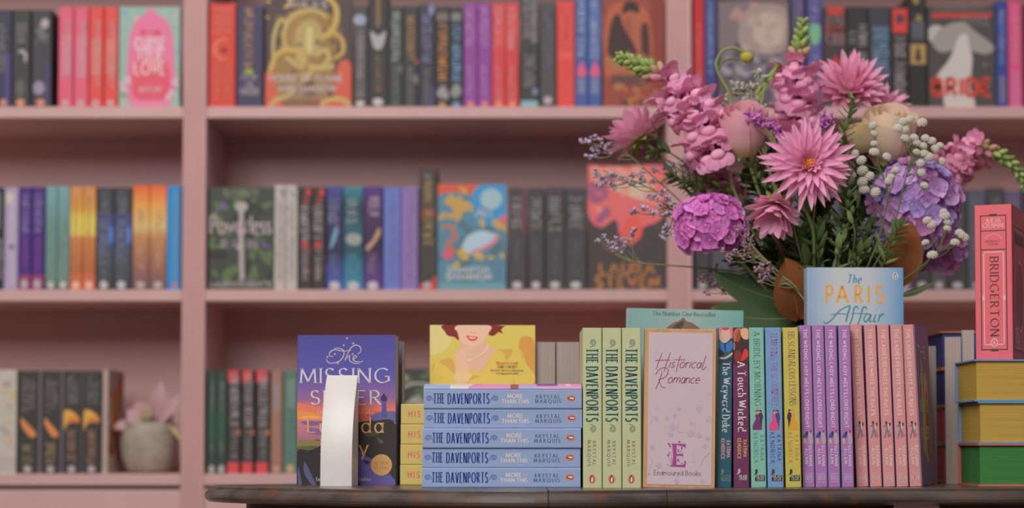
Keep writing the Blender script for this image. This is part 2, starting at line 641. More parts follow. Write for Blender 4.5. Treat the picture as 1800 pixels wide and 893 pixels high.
# ------------------------------------------------------------------ books
# canonical book: a = thickness (x, back cover at -T/2, front cover at +T/2), b = depth (y, spine at 0), c = height (z)
class Book:
    def __init__(self, T, D, H, spine, front=None, back=None, page=None, hard=False):
        self.T, self.D, self.H, self.hard = T, D, H, hard
        self.mb = MB()
        front, back = front or spine, back or spine
        t = 0.0022 if hard else 0.0007
        r = min(0.0016, T * 0.12)
        out = [(-T / 2, D, 0), (-T / 2, r, 0), (-T / 2 + r * .3, r * .3, 1), (-T / 2 + r, 0, 1), (T / 2 - r, 0, 1), (T / 2 - r * .3, r * .3, 1), (T / 2, r, 2), (T / 2, D, 2)]
        inn = [(-T / 2 + t, D), (-T / 2 + t, r + t), (-T / 2 + t + r * .3, r * .3 + t), (-T / 2 + t + r * .5, t), (T / 2 - t - r * .5, t), (T / 2 - t - r * .3, r * .3 + t), (T / 2 - t, r + t), (T / 2 - t, D)]
        n = len(out)
        mats = (back, spine, front)
        for i in range(n - 1):
            a, b, c, d = out[i], out[i + 1], inn[i], inn[i + 1]
            m = mats[(0, 0, 1, 1, 1, 2, 2)[i]]
            vs = [(a[0], a[1], 0), (b[0], b[1], 0), (b[0], b[1], H), (a[0], a[1], H), (c[0], c[1], 0), (d[0], d[1], 0), (d[0], d[1], H), (c[0], c[1], H)]
            self.mb.add(vs, [(0, 1, 2, 3), (5, 4, 7, 6), (3, 2, 6, 7), (1, 0, 4, 5)], m)
        for i in (0, n - 1):
            a, c = out[i], inn[i]
            self.mb.add([(a[0], a[1], 0), (a[0], a[1], H), (c[0], c[1], H), (c[0], c[1], 0)], [(0, 1, 2, 3)], mats[0 if i == 0 else 2])
        self.pg = MB()
        g = 0.0035 if hard else 0.0
        self.pg_box((-T / 2 + t, t + 0.0004, g), (T / 2 - t, D - (0.004 if hard else 0.0006), H - g - (0.0002 if not hard else 0)), page or pages())
        self.lay = 0

    def pg_box(self, lo, hi, m):
        self.pg.box(lo, hi, m)

    def _e(self):
        self.lay += 1
        return 0.00012 + self.lay * 0.000015

    def spine(self):
        """u from left edge, v up"""
        e, T, H = self._e(), self.T, self.H
        return lambda u, v: (min(max(u, 0.0), T) - T / 2, -e, min(max(v, 0.0), H))

    def spine_down(self, uc, v0):
        """text running down the spine; uc = baseline u (from left), v0 = height where s = 0"""
        e, T = self._e(), self.T
        return lambda s, t: (uc + t - T / 2, -e, v0 - s)

    def cover(self, u0=0.0, v0=0.0, rot=0.0):
        e, T, D, H = self._e(), self.T, self.D, self.H
        return lambda s, t: (T / 2 + e, min(max(u0 + s, 0.0005), D), min(max(v0 + t, 0.0), H))

    def place(self, label, loc, rot, name='book', cat='book', group=None):
        o = thing(name, label, cat, loc, rot, group)
        self.mb.build('cover', o)
        self.pg.build('page_block', o)
        self.root = o
        return o


SPINE_OUT = Matrix.Identity(3)
FACE_OUT = Matrix.Rotation(-math.pi / 2, 3, 'Z')
LYING = Matrix.Rotation(-math.pi / 2, 3, 'Y')
EDGE_OUT = Matrix.Rotation(math.pi, 3, 'Z')


def RZ(deg):
    return Matrix.Rotation(math.radians(deg), 3, 'Z')


def RY(deg):
    return Matrix.Rotation(math.radians(deg), 3, 'Y')


def RX(deg):
    return Matrix.Rotation(math.radians(deg), 3, 'X')
# ------------------------------------------------------------------ room shell
YB = 4.13             # front of the bookcase
SD = 0.30             # shelf depth
PINK = (198, 160, 158)
pinkp = mat(PINK, 0.45, 0.3, 1.0, 0.03, 9.0)

mb = MB()
mb.box((-3.2, -1.6, -0.05), (3.2, YB + SD + .12, 0.0), wood((96, 74, 58), (128, 100, 78), (2, 14, 14)))
structure(mb.build('floor'))
mb = MB()
mb.box((-3.2, YB + SD + .02, 0.0), (3.2, YB + SD + .12, 3.9), mat((190, 165, 163), 0.7, 0.2))
structure(mb.build('wall_back'))
mb = MB()
mb.box((-3.2, -1.6, 3.9), (3.2, YB + SD + .12, 4.0), mat((225, 220, 216), 0.8, 0.2))
structure(mb.build('ceiling'))

# ------------------------------------------------------------------ pink bookcase
SZ = [P(900, 187, YB).z, P(900, 509, YB).z, P(900, 833, YB).z]     # tops of the three shelves in view
TK = 21 * PX(YB)
PITCH = SZ[0] - SZ[1]
DVX = [(P(319, 500, YB).x, P(361, 500, YB).x), (P(1173, 500, YB).x, P(1218, 500, YB).x)]
LEFT, RIGHT = -1.64, 1.33
DW = DVX[0][1] - DVX[0][0]
bc = thing('bookcase', 'tall dusty pink built-in bookcase with fluted uprights along the back wall', 'bookcase', (0, YB, 0))
tag(bc, kind='thing')
mb = MB()
mb.box((LEFT, SD - .012, 0.0), (RIGHT, SD, 2.62), pinkp)
mb.build('back_panel', bc)
cols = [(LEFT + DW, DVX[0][0]), (DVX[0][1], DVX[1][0]), (DVX[1][1], RIGHT - DW)]
for a, b in [(LEFT, LEFT + DW)] + DVX + [(RIGHT - DW, RIGHT)]:
    mb = MB()
    # fluted face: shallow grooves down a flat upright
    xs = [(0, .004), (.06, 0), (.2, 0)]
    prof = [(a, .004), (a + .05 * DW, 0)]
    for k in range(4):
        c = a + DW * (.2 + .2 * k)
        h = DW * .07
        prof += [(c - h, 0), (c - h * .6, .0035), (c, .005), (c + h * .6, .0035), (c + h, 0)]
    prof += [(b - .05 * DW, 0), (b, .004)]
    prof = [(b, SD - .012)] + prof[::-1] + [(a, SD - .012)]
    n = len(prof)
    vs = [(x, y, 0.0) for x, y in prof] + [(x, y, 2.62) for x, y in prof]
    mb.add(vs, [(i, i + 1, n + i + 1, n + i) for i in range(n - 1)] + [tuple(range(n)), tuple(reversed(range(n, 2 * n)))], pinkp)
    mb.build('upright', bc)
for z in (SZ[0] + 2 * PITCH, SZ[0] + PITCH, SZ[0], SZ[1]):
    for a, b in cols:
        mb = MB()
        mb.box((a, .0015, z - TK), (b, SD - .012, z), pinkp, .003)
        mb.build('shelf', bc)
for a, b in cols:
    mb = MB()
    mb.box((a, .0015, SZ[2] - TK), (b, SD - .012, SZ[2]), pinkp, .003)
    mb.build('shelf', bc)
    mb = MB()
    mb.box((a, .006, .09), (b, .026, SZ[2] - TK - .007), pinkp, .002)
    mb.build('cupboard_front', bc)
    mb = MB()
    mb.box((a, .02, 0), (b, .04, .09), pinkp)
    mb.build('plinth', bc)
mb = MB()
mb.box((LEFT - .01, -.01, 2.62), (RIGHT + .01, SD, 2.7), pinkp, .006)
mb.build('cornice', bc)

# ------------------------------------------------------------------ books on the shelves
YS = YB + 0.014
RND = random.Random(7)
GROUPS = {0: 'books on the top shelf', 1: 'books on the middle shelf', 2: 'books on the bottom shelf'}


def run_ops(bk, ops, face):
    T, D, H = bk.T, bk.D, bk.H
    Wd = D if face else T
    for op in ops:
        k, c = op[0], op[1]
        m = c if not isinstance(c, tuple) else ink(c)
        if k == 'T':                    # unreadable title running down the spine
            v0, v1, uc, sz = op[2:6]
            sz *= T
            marks(bk.mb, bk.spine_down(uc * T - sz / 2, v0 * H), (v0 - v1) * H, sz, m, RND)
        elif k == 'H':                  # unreadable line across
            u0, u1, v, sz = op[2:6]
            sf = bk.cover(u0 * D, v * H) if face else None
            if not face:
                f2 = bk.spine()
                sf = (lambda f2, u0, v: lambda s, t: f2(u0 * T + s, v * H + t))(f2, u0, v)
            marks(bk.mb, sf, (u1 - u0) * Wd, sz, m, RND)
        elif k == 'W':                  # readable line across a front cover
            word, u, v, sz, wd, kw = op[2:8]
            sf = bk.cover(u * D, v * H) if face else None
            if not face:
                f2 = bk.spine()
                sf = (lambda f2, u, v: lambda s, t: f2(u * T + s, v * H + t))(f2, u, v)
            text(bk.mb, sf, word, sz * H, m, width=wd * Wd, **kw)
        elif k == 'WD':                 # readable title down a spine
            word, v0, v1, uc, sz, kw = op[2:8]
            text(bk.mb, bk.spine_down((uc - sz / 2) * T, v0 * H), word, sz * T, m, width=(v0 - v1) * H, align=0.0, **kw)
        else:
            sf0 = bk.cover() if face else bk.spine()
            sf = lambda u, v: sf0(u * Wd, v * H)
            if k == 'R':
                rect(bk.mb, sf, (op[2], op[3]), (op[4], op[5]), m)
            elif k == 'E':
                ell(bk.mb, sf, (op[2], op[3]), op[4], op[5], m, rot=0)
            elif k == 'P':
                poly(bk.mb, sf, op[2], m)
            elif k == 'L':
                sf1 = sf0
                pts = [(p[0] * Wd, p[1] * H) for p in op[2]]
                line(bk.mb, sf1, pts, op[3] * Wd, m, op[4] if len(op) > 4 else 0.0)
            elif k == 'B':              # loose painted patches: n, u0,v0,u1,v1, size
                n, u0, v0, u1, v1, sz = op[2:8]
                for _ in range(n):
                    s0 = bk.cover() if face else bk.spine()
                    cu, cv = RND.uniform(u0, u1), RND.uniform(v0, v1)
                    ang = RND.uniform(0, 6.28)
                    s = sz * RND.uniform(.5, 1.2)
                    pts = []
                    for q in range(7):
                        a = 2 * math.pi * q / 7
                        r = s * RND.uniform(.6, 1.1)
                        x, y = r * math.cos(a) * 1.5, r * math.sin(a) * .75
                        pu = min(max(cu * Wd + (x * math.cos(ang) - y * math.sin(ang)) * Wd, .001), Wd - .001)
                        pv = min(max(cv * H + (x * math.sin(ang) + y * math.cos(ang)) * Wd, .001), H - .001)
                        pts.append((pu, pv))
                    poly(bk.mb, s0, pts, m, False)


def shelf_book(row, x0, x1, ytop, base, label, ops=(), D=0.135, group=None, dy=0.0, page=None):
    zb = SZ[row]
    Y = YS + dy
    ym = (187, 509, 833)[row] - 90
    a, b = P(x0, ym, Y).x, P(x1, ym, Y).x
    H = P(900, ytop, Y).z - zb
    m = base if not isinstance(base, tuple) else mat(base, .5, .25)
    bk = Book(b - a, D, H, m, page=page)
    run_ops(bk, ops, False)
    bk.place(label, ((a + b) / 2, Y, zb), SPINE_OUT, group=group or GROUPS[row])
    return bk


def face_book(row, x0, x1, ytop, base, label, ops=(), T=0.03, dy=0.0, group=None):
    zb = SZ[row]
    Y = YS + dy
    ym = (187, 509, 833)[row] - 90
    a, b = P(x0, ym, Y).x, P(x1, ym, Y).x
    H = P(900, ytop, Y).z - zb
    m = base if not isinstance(base, tuple) else mat(base, .5, .25)
    bk = Book(T, b - a, H, m)
    run_ops(bk, ops, True)
    bk.place(label, (a, Y + T / 2, zb), FACE_OUT, group=group or GROUPS[row])
    return bk


GREY, PALE, ORL, GOLD, WHITE = (128, 124, 122), (175, 165, 165), (205, 140, 115), (176, 140, 82), (190, 184, 182)
BLK = (64, 62, 62)
# --- top shelf, left bay
shelf_book(0, -6, 20, 17, (66, 66, 84), 'blue-black spine at the left edge of the top shelf', [('T', GREY, .85, .35, .35, .5), ('R', (84, 74, 128), .62, 0, .95, .55), ('E', ORL, .5, .05, .22, .035)])
shelf_book(0, 22, 53, 17, (66, 68, 67), 'black spine with a pale crescent, second from left on top shelf', [('T', GREY, .86, .66, .5, .55), ('L', PALE, [(.3, .56), (.55, .58), (.75, .52), (.7, .46)], .2, .6), ('E', (100, 98, 92), .45, .2, .25, .09), ('E', ORL, .48, .05, .24, .04)])
shelf_book(0, 56, 90, 17, (70, 70, 74), 'charcoal spine with lavender flowers, left of the pink spines', [('T', GREY, .88, .64, .5, .6), ('E', PALE, .66, .86, .2, .05), ('E', (150, 138, 165), .38, .2, .3, .07), ('R', (76, 70, 100), .7, .05, .98, .45), ('E', ORL, .48, .05, .22, .035)])
for x0, x1, w in ((103, 128, 'left'), (130, 155, 'right')):
    shelf_book(0, x0, x1, 12, (218, 98, 122), '%s one of two hot pink spines on the top shelf' % w, [('R', (214, 122, 143), .18, .3, .86, .72), ('T', PALE, .86, .3, .62, .36), ('E', PALE, .5, .045, .24, .03)])
for x0, x1, w in ((157, 181, 'left'), (183, 207, 'right')):
    shelf_book(0, x0, x1, 12, (221, 82, 76), '%s one of two coral red spines beside the hot pink pair' % w, [('R', (214, 116, 108), .15, .32, .85, .68), ('T', PALE, .86, .2, .6, .34), ('E', PALE, .5, .045, .24, .03)])
face_book(0, 209, 316, 12, (150, 178, 168), 'face-out mint cover with a pink arch and white lettering', [
    ('B', (120, 172, 186), 10, .02, .5, .98, .98, .07), ('B', (196, 178, 160), 9, .02, .02, .98, .98, .06), ('B', (128, 160, 110), 10, .02, .05, .98, .98, .05),
    ('P', (222, 120, 156), [(.18, .05), (.16, .6), (.24, .82), (.42, .93), (.52, .99), (.62, .93), (.8, .85), (.9, .62), (.86, .05)]),
    ('P', (219, 90, 108), [(.26, .1), (.26, .44), (.5, .52), (.8, .44), (.8, .1)]), ('R', (222, 128, 160), .2, .02, .86, .07), ('P', (219, 84, 96), [(.36, .7), (.5, .76), (.66, .7), (.66, .78), (.5, .74), (.36, .78)]),
    ('W', (226, 196, 200), 'CURSE', .52, .58, .11, .5, dict(thick=.16)), ('W', (226, 196, 200), 'TRUE', .52, .46, .11, .45, dict(thick=.16)), ('W', (226, 196, 200), 'LOVE', .52, .33, .12, .5, dict(thick=.16)), ('H', (226, 176, 186), .34, .72, .15, .012),
    ('B', (205, 178, 186), 5, .02, .02, .2, .3, .07), ('B', (205, 178, 186), 4, .82, .02, .98, .3, .06)])
# --- top shelf, middle bay
shelf_book(0, 368, 414, 6, (206, 72, 62), 'thick scarlet spine with a gold crescent at the left of the middle bay', [('H', (214, 120, 112), .15, .88, .91, .009), ('H', (214, 120, 112), .15, .88, .84, .009), ('H', (214, 120, 112), .15, .88, .78, .009), ('H', (214, 120, 112), .15, .88, .71, .009), ('L', (212, 130, 88), [(.68, .66), (.3, .63), (.22, .54), (.4, .47), (.66, .47)], .12, .5), ('E', (60, 40, 40), .55, .55, .1, .02), ('T', (205, 116, 82), .42, .08, .32, .22), ('T', (205, 116, 82), .42, .06, .68, .22)])
shelf_book(0, 416, 463, 9, (70, 66, 92), 'thick navy spine with gold lettering beside the scarlet one', [('T', (170, 130, 100), .97, .4, .45, .34), ('E', (150, 156, 66), .46, .35, .18, .03), ('H', PALE, .2, .8, .27, .012), ('H', PALE, .35, .65, .19, .012), ('H', PALE, .15, .85, .12, .015)])
GC1, GC2, GC3 = (196, 164, 88), (188, 166, 104), (168, 132, 76)
face_book(0, 466, 618, -14, (84, 72, 72), 'face-out dark cover with swirling gold curls, largest on the top shelf', [
    ('B', (120, 96, 68), 30, .12, .1, .88, .92, .05), ('P', (204, 96, 74), [(0.0, .0), (.0, .28), (.14, .32), (.3, .16), (.7, .16), (.88, .4), (1, .35), (1, 0)]), ('P', (152, 120, 72), [(.16, .1), (.12, .4), (.2, .6), (.24, .8), (.5, .86), (.76, .8), (.84, .6), (.8, .4), (.78, .12), (.5, .06)]),
    ('B', (110, 84, 58), 12, .2, .1, .82, .8, .05), ('P', (176, 154, 100), [(.36, .5), (.34, .64), (.42, .74), (.56, .76), (.66, .66), (.64, .5), (.52, .44)]), ('P', (198, 184, 130), [(.47, .52), (.48, .68), (.52, .7), (.55, .68), (.55, .52), (.52, .46)]), ('B', (96, 74, 62), 3, .36, .54, .42, .57, .03), ('B', (96, 74, 62), 3, .58, .54, .66, .57, .03),
    ('L', GC1, [(.14, .96), (.2, .99), (.3, .92), (.22, .86)], .05, .3), ('L', GC2, [(.24, .5), (.22, .66), (.34, .8), (.56, .84), (.72, .78)], .055, .3), ('L', GC1, [(.7, .97), (.82, .86), (.8, .7), (.66, .6)], .07, .3), ('L', GC3, [(.3, .46), (.3, .66), (.42, .78), (.6, .78)], .04, .3),
    ('L', GC2, [(.1, .34), (.1, .6), (.18, .76), (.26, .7)], .05, .3), ('L', GC1, [(.05, .3), (.12, .44), (.26, .5), (.42, .46), (.5, .34)], .065, .3), ('L', GC2, [(.24, .44), (.34, .38), (.44, .34)], .06, .3), ('L', GC2, [(.36, .44), (.5, .36), (.66, .34), (.8, .36)], .07, .3), ('L', GC1, [(.76, .66), (.88, .6), (.9, .48), (.8, .42)], .05, .3),
    ('L', GC3, [(.3, .26), (.44, .3), (.5, .4)], .05, .3), ('L', GC2, [(.58, .44), (.7, .5), (.74, .42), (.66, .36)], .06, .3), ('L', GC1, [(.44, .22), (.5, .28), (.58, .34)], .05, .3), ('L', GC2, [(.06, .01), (.14, .07), (.26, .1), (.36, .16)], .06, .3), ('L', GC2, [(.62, .01), (.76, .07), (.92, .06), (.99, .01)], .06, .3),
    ('B', GC1, 10, .02, .6, .98, .95, .025), ('R', (130, 96, 74), .2, .01, .64, .06),
    ('W', (190, 178, 174), 'SARAH J.', .5, .93, .05, .5, dict(thick=.2)), ('W', (190, 178, 174), 'MAAS', .5, .86, .055, .46, dict(thick=.2)),
    ('W', (198, 180, 182), 'HOUSE OF FLAME', .48, .225, .06, .86, dict(thick=.2)), ('W', (198, 180, 182), 'AND SHADOW', .49, .135, .055, .68, dict(thick=.2)), ('H', (180, 160, 158), .2, .7, .085, .006)])
shelf_book(0, 621, 646, 10, (80, 77, 77), 'charcoal spine with a pale blue orb, right of the gold-curl cover', [('E', (150, 160, 178), .45, .86, .45, .055), ('T', (156, 146, 148), .76, .1, .5, .45), ('E', WHITE, .5, .04, .3, .028)])
shelf_book(0, 647, 682, -8, (62, 62, 62), 'tall black spine with a silver winged emblem', [('R', (132, 106, 78), .4, .72, .6, 1), ('P', (168, 164, 162), [(.12, .68), (.5, .64), (.88, .68), (.8, .58), (.62, .52), (.38, .52), (.2, .58)]), ('T', (140, 112, 82), .46, .14, .5, .3), ('E', WHITE, .5, .05, .26, .035)])
shelf_book(0, 683, 708, 11, (68, 72, 68), 'green-black spine with pale green lettering on the top shelf', [('T', (150, 158, 148), .94, .46, .5, .55), ('T', GREY, .4, .02, .5, .3), ('E', (100, 112, 96), .85, .38, .14, .04)])
shelf_book(0, 709, 735, 11, (66, 68, 66), 'green-black spine with copper lettering', [('T', (182, 136, 90), .92, .48, .5, .5), ('T', GREY, .4, .02, .45, .3), ('E', (200, 90, 70), .9, .45, .12, .02), ('E', (110, 120, 104), .85, .28, .2, .05)])
shelf_book(0, 736, 764, 8, (66, 66, 74), 'black spine with lavender lettering', [('T', (122, 120, 158), .94, .4, .5, .55), ('E', (130, 132, 170), .8, .95, .2, .05), ('T', GREY, .38, .02, .5, .3), ('R', (84, 80, 120), .72, 0, .98, .2)])
shelf_book(0, 765, 790, 12, (64, 64, 66), 'black spine with bright orange lettering', [('T', (214, 142, 54), .82, .24, .55, .6), ('R', (120, 110, 106), .1, .86, .9, .94), ('P', (150, 146, 146), [(.1, .14), (.6, .22), (.98, .1), (.5, .09)]), ('R', (190, 132, 66), .3, 0, .7, .05)])
shelf_book(0, 791, 813, 12, (64, 66, 68), 'black spine with sky blue lettering', [('T', (112, 154, 196), .82, .24, .52, .66), ('R', (126, 124, 126), .1, .86, .9, .94), ('P', (140, 140, 142), [(.0, .14), (.5, .24), (.95, .16), (.5, .1)]), ('R', (116, 150, 190), .25, 0, .75, .05)])
for x0, x1, w in ((815, 839, 'left'), (840, 864, 'right')):
    shelf_book(0, x0, x1, 5, (142, 76, 150), '%s one of two bright purple spines on the top shelf' % w, [('T', (172, 130, 178), .96, .58, .45, .6), ('T', (172, 130, 178), .4, .1, .45, .4), ('E', (210, 130, 110), .5, .035, .24, .03)])
for x0, x1, w in ((865, 888, 'left'), (889, 912, 'right')):
    shelf_book(0, x0, x1, 5, (206, 76, 78), '%s one of two red spines right of the purple pair' % w, [('T', (212, 146, 146), .96, .56, .45, .6), ('T', (212, 128, 124), .4, .06, .45, .42), ('E', (220, 140, 116), .5, .035, .24, .025)])
shelf_book(0, 914, 947, -10, (70, 70, 70), 'tall charcoal spine with white script and a teal foot', [('T', (150, 140, 142), .98, .6, .35, .4), ('T', (160, 150, 152), .98, .56, .75, .36), ('T', GREY, .46, .16, .5, .6), ('R', (132, 176, 184), .05, 0, .95, .06), ('E', (120, 140, 170), .8, .14, .14, .03)])
shelf_book(0, 949, 977, 5, (84, 82, 84), 'plain charcoal spine with dim lettering', [('T', (104, 100, 110), .94, .3, .5, .45), ('E', (180, 164, 170), .5, .07, .26, .04)])
shelf_book(0, 979, 1010, 2, (217, 80, 74), 'plain vermilion spine between charcoal and blue', [('R', (222, 98, 88), .1, .46, .9, .52), ('T', (205, 96, 96), .92, .56, .5, .4)])
for x0, x1, w in ((1011, 1033, 'left'), (1034, 1057, 'right')):
    shelf_book(0, x0, x1, -8, (74, 98, 156), '%s one of two blue spines with a pink dress figure' % w, [('T', (160, 170, 196), .97, .44, .48, .62), ('P', (220, 94, 128), [(.42, .4), (.6, .4), (.9, .29), (.15, .29)]), ('R', (122, 128, 158), .2, .12, .8, .26)])
face_book(0, 1060, 1168, -2, (150, 78, 66), 'face-out rust orange cover with an embracing couple', [
    ('R', (138, 66, 60), .78, 0, 1, 1), ('P', (178, 98, 72), [(.03, .3), (.06, .85), (.3, .97), (.7, .9), (.8, .5), (.5, .3)]), ('P', (172, 100, 74), [(.36, .6), (.36, .84), (.54, .86), (.62, .66), (.56, .5)]),
    ('P', (74, 54, 56), [(.1, .46), (.1, .68), (.16, .82), (.26, .86), (.34, .74), (.5, .58), (.54, .46)]), ('P', (76, 56, 56), [(.64, .46), (.62, .72), (.67, .78), (.74, .74), (.76, .48)]), ('P', (66, 50, 52), [(.32, .86), (.34, .95), (.46, .98), (.58, .94), (.58, .87), (.44, .89)]), ('P', (150, 84, 66), [(.36, .8), (.4, .7), (.46, .68), (.44, .82)]),
    ('B', (164, 120, 76), 22, .06, .32, .95, .48, .06), ('R', (104, 76, 68), .12, .2, .78, .3), ('B', (180, 108, 74), 12, .2, .04, .9, .24, .06), ('B', (172, 128, 80), 8, .2, .04, .9, .22, .05), ('B', (84, 62, 60), 6, .12, .0, .9, .06, .05)])
# --- top shelf, right bay
shelf_book(0, 1219, 1238, -10, (188, 52, 58), 'narrow crimson spine beside the right fluted upright', [('T', (208, 110, 112), .74, .1, .5, .45)])
shelf_book(0, 1239, 1259, -6, (62, 74, 132), 'narrow royal blue spine next to the crimson one', [('T', (142, 150, 186), .96, .3, .5, .5)])
face_book(0, 1263, 1386, 3, (124, 112, 118), 'face-out grey stormy cover behind the curved green bud', [
    ('B', (92, 84, 94), 16, .02, .05, .98, .8, .16), ('P', (160, 142, 136), [(.3, .6), (.4, .92), (.75, .98), (.98, .9), (.97, .58), (.7, .5)]), ('P', (188, 168, 156), [(.5, .66), (.58, .86), (.78, .9), (.92, .8), (.9, .62), (.7, .58)]), ('B', (172, 136, 130), 7, .05, .8, .6, .98, .08), ('B', (176, 156, 146), 10, .35, .52, .95, .9, .07), ('B', (158, 150, 156), 12, .05, .1, .9, .6, .08), ('W', (150, 148, 154), 'STORM', .5, .42, .13, .8, dict(thick=.1)) if False else ('B', (146, 142, 150), 6, .1, .3, .9, .5, .06)])
shelf_book(0, 1392, 1415, -12, (92, 84, 116), 'dusky violet spine right of the grey stormy cover', [('T', (128, 122, 150), .98, .3, .5, .5)])
shelf_book(0, 1419, 1446, -12, (88, 84, 138), 'indigo spine with a green patch at mid height', [('T', (138, 134, 176), .98, .72, .5, .5), ('P', (122, 176, 140), [(.2, .6), (.2, .72), (.8, .72), (.85, .6), (.5, .54)]), ('T', (124, 132, 184), .52, .1, .5, .5)])
shelf_book(0, 1448, 1488, 12, (74, 68, 68), 'thick black spine with red bands and a red star', [('R', (190, 70, 62), .15, .92, .9, 1), ('H', (130, 110, 110), .1, .95, .82, .02), ('H', (170, 76, 72), .1, .95, .72, .02), ('H', (140, 108, 106), .1, .95, .62, .03), ('P', (196, 62, 58), [(.5, .52), (.65, .46), (.95, .44), (.72, .4), (.8, .32), (.5, .37), (.2, .32), (.28, .4), (.1, .46), (.38, .46)]), ('H', (110, 100, 100), .1, .9, .25, .02)])
shelf_book(0, 1490, 1526, 12, (60, 60, 62), 'black spine with blocky white lettering', [('T', (164, 158, 160), .82, .6, .75, .4), ('T', (160, 154, 156), .75, .62, .25, .35), ('T', (164, 158, 160), .54, .2, .3, .4), ('T', (164, 158, 160), .54, .2, .74, .4)])
shelf_book(0, 1528, 1566, 12, (70, 72, 76), 'black spine with pale blue column of lettering', [('T', (116, 150, 182), .82, .26, .35, .36), ('T', (116, 150, 182), .8, .3, .72, .4), ('R', (104, 104, 108), .1, .12, .9, .18)])
shelf_book(0, 1568, 1597, 12, (62, 58, 58), 'black spine with a red block at the top', [('R', (210, 72, 66), .05, .74, .95, .98), ('E', (92, 72, 88), .5, .88, .3, .05), ('T', (148, 142, 144), .7, .1, .5, .66)])
shelf_book(0, 1599, 1629, -10, (58, 56, 56), 'tall black spine with a gold square', [('E', (150, 130, 84), .4, .95, .2, .04), ('E', (140, 124, 84), .55, .79, .2, .035), ('R', (92, 94, 104), .12, .6, .88, .76), ('R', (170, 142, 86), .05, .38, .95, .56), ('P', (70, 66, 64), [(.5, .54), (.68, .42), (.32, .42)])])
face_book(0, 1632, 1749, 10, (84, 80, 80), 'face-out charcoal cover with a white gowned figure and red title', [
    ('R', (190, 74, 68), .06, .88, .96, .93), ('H', (130, 120, 120), .08, .9, .955, .012), ('H', (130, 124, 124), .5, .95, .8, .02), ('E', (182, 178, 176), .12, .72, .14, .09), ('P', (158, 150, 144), [(.06, .64), (.2, .78), (.5, .84), (.72, .74), (.98, .6), (.86, .52), (.5, .58), (.2, .54)]),
    ('P', (200, 192, 186), [(.26, .0), (.22, .2), (.12, .3), (.3, .46), (.4, .6), (.46, .7), (.58, .72), (.62, .6), (.66, .46), (.62, .2), (.68, .0)]),
    ('W', (206, 72, 62), 'BRIDE', .52, .12, .16, .9, dict(thick=.26)), ('E', (120, 116, 116), .85, .42, .03, .02)])
shelf_book(0, 1752, 1771, 2, (64, 78, 146), 'royal blue spine right of the white gown cover', [('T', (140, 150, 190), .93, .4, .5, .5), ('R', (116, 112, 140), .2, .05, .8, .3)])
shelf_book(0, 1773, 1797, 2, (216, 86, 130), 'bright pink spine at the right end of the top shelf', [('T', (220, 150, 170), .95, .4, .5, .4), ('R', (208, 110, 150), .2, 0, .8, .35)])
shelf_book(0, 1799, 1824, 8, (70, 60, 66), 'dark spine cut by the right edge of the picture', [('T', GREY, .9, .3, .5, .4)])
# --- middle shelf, left bay
shelf_book(1, -20, 5, 330, (52, 56, 62), 'black spine cut by the left edge on the middle shelf', [('R', (112, 132, 110), .55, .6, .8, .95), ('T', PALE, .5, .1, .8, .3)])
shelf_book(1, 7, 32, 330, (168, 152, 182), 'pale lavender spine at the left of the middle shelf', [('R', (182, 168, 192), .35, .05, .75, .95), ('E', (200, 190, 170), .35, .9, .25, .06), ('E', (110, 110, 130), .55, .42, .18, .03)])
for x0, x1, w in ((34, 55, 'left'), (56, 78, 'right')):
    shelf_book(1, x0, x1, 329, (76, 48, 126), '%s one of two deep purple spines on the middle shelf' % w, [('T', (140, 128, 168), .93, .55, .5, .6), ('T', (146, 74, 150), .5, .2, .5, .4), ('R', (150, 64, 110), .05, 0, .95, .15), ('E', PALE, .45, .06, .3, .045)])
for x0, x1, w in ((80, 100, 'left'), (101, 122, 'right')):
    shelf_book(1, x0, x1, 328, grad([(0, (84, 104, 96)), (.12, (110, 142, 134)), (.6, (104, 142, 142)), (1, (120, 162, 168))]), '%s one of two teal spines on the middle shelf' % w, [('T', (132, 150, 118), .7, .12, .5, .4), ('E', WHITE, .5, .05, .3, .035)])
for x0, x1, w in ((123, 145, 'left'), (146, 168, 'right')):
    shelf_book(1, x0, x1, 328, grad([(0, (208, 112, 72)), (.14, (200, 110, 70)), (.18, (176, 104, 66)), (.5, (206, 128, 70)), (.54, (222, 196, 96)), (.68, (222, 204, 92)), (.8, (214, 152, 72)), (1, (206, 138, 86))]), '%s one of two orange spines with a glowing yellow band' % w, [('T', (176, 130, 90), .9, .3, .45, .3), ('E', (225, 180, 160), .5, .05, .3, .035)])
for x0, x1, w in ((170, 199, 'left'), (200, 231, 'right')):
    shelf_book(1, x0, x1, 330, grad([(0, (66, 68, 74)), (.3, (74, 82, 92)), (.5, (72, 82, 120)), (.7, (76, 78, 126)), (.78, (66, 68, 74)), (1, (64, 66, 68))]), '%s one of two stormy navy spines on the middle shelf' % w, [('T', (116, 116, 124), .95, .74, .45, .5), ('E', (86, 126, 196), .85, .54, .14, .09), ('T', (122, 122, 134), .68, .25, .4, .5), ('T', (112, 112, 116), .22, .1, .45, .4), ('E', WHITE, .45, .05, .24, .04)])
for x0, x1, w in ((233, 262, 'left'), (263, 293, 'right')):
    shelf_book(1, x0, x1, 326, grad([(0, (118, 88, 92)), (.3, (160, 108, 92)), (.5, (190, 128, 84)), (.6, (214, 184, 120)), (.8, (224, 160, 84)), (1, (228, 96, 56))]), '%s one of two sunset orange to brown spines' % w, [('T', (196, 156, 112), .78, .2, .5, .4), ('E', PALE, .5, .05, .26, .035)])
shelf_book(1, 294, 317, 327, (46, 142, 206), 'bright sky blue spine against the left fluted upright', [('R', (96, 140, 180), .5, .1, .85, .95), ('E', (190, 120, 110), .6, .05, .2, .03)])
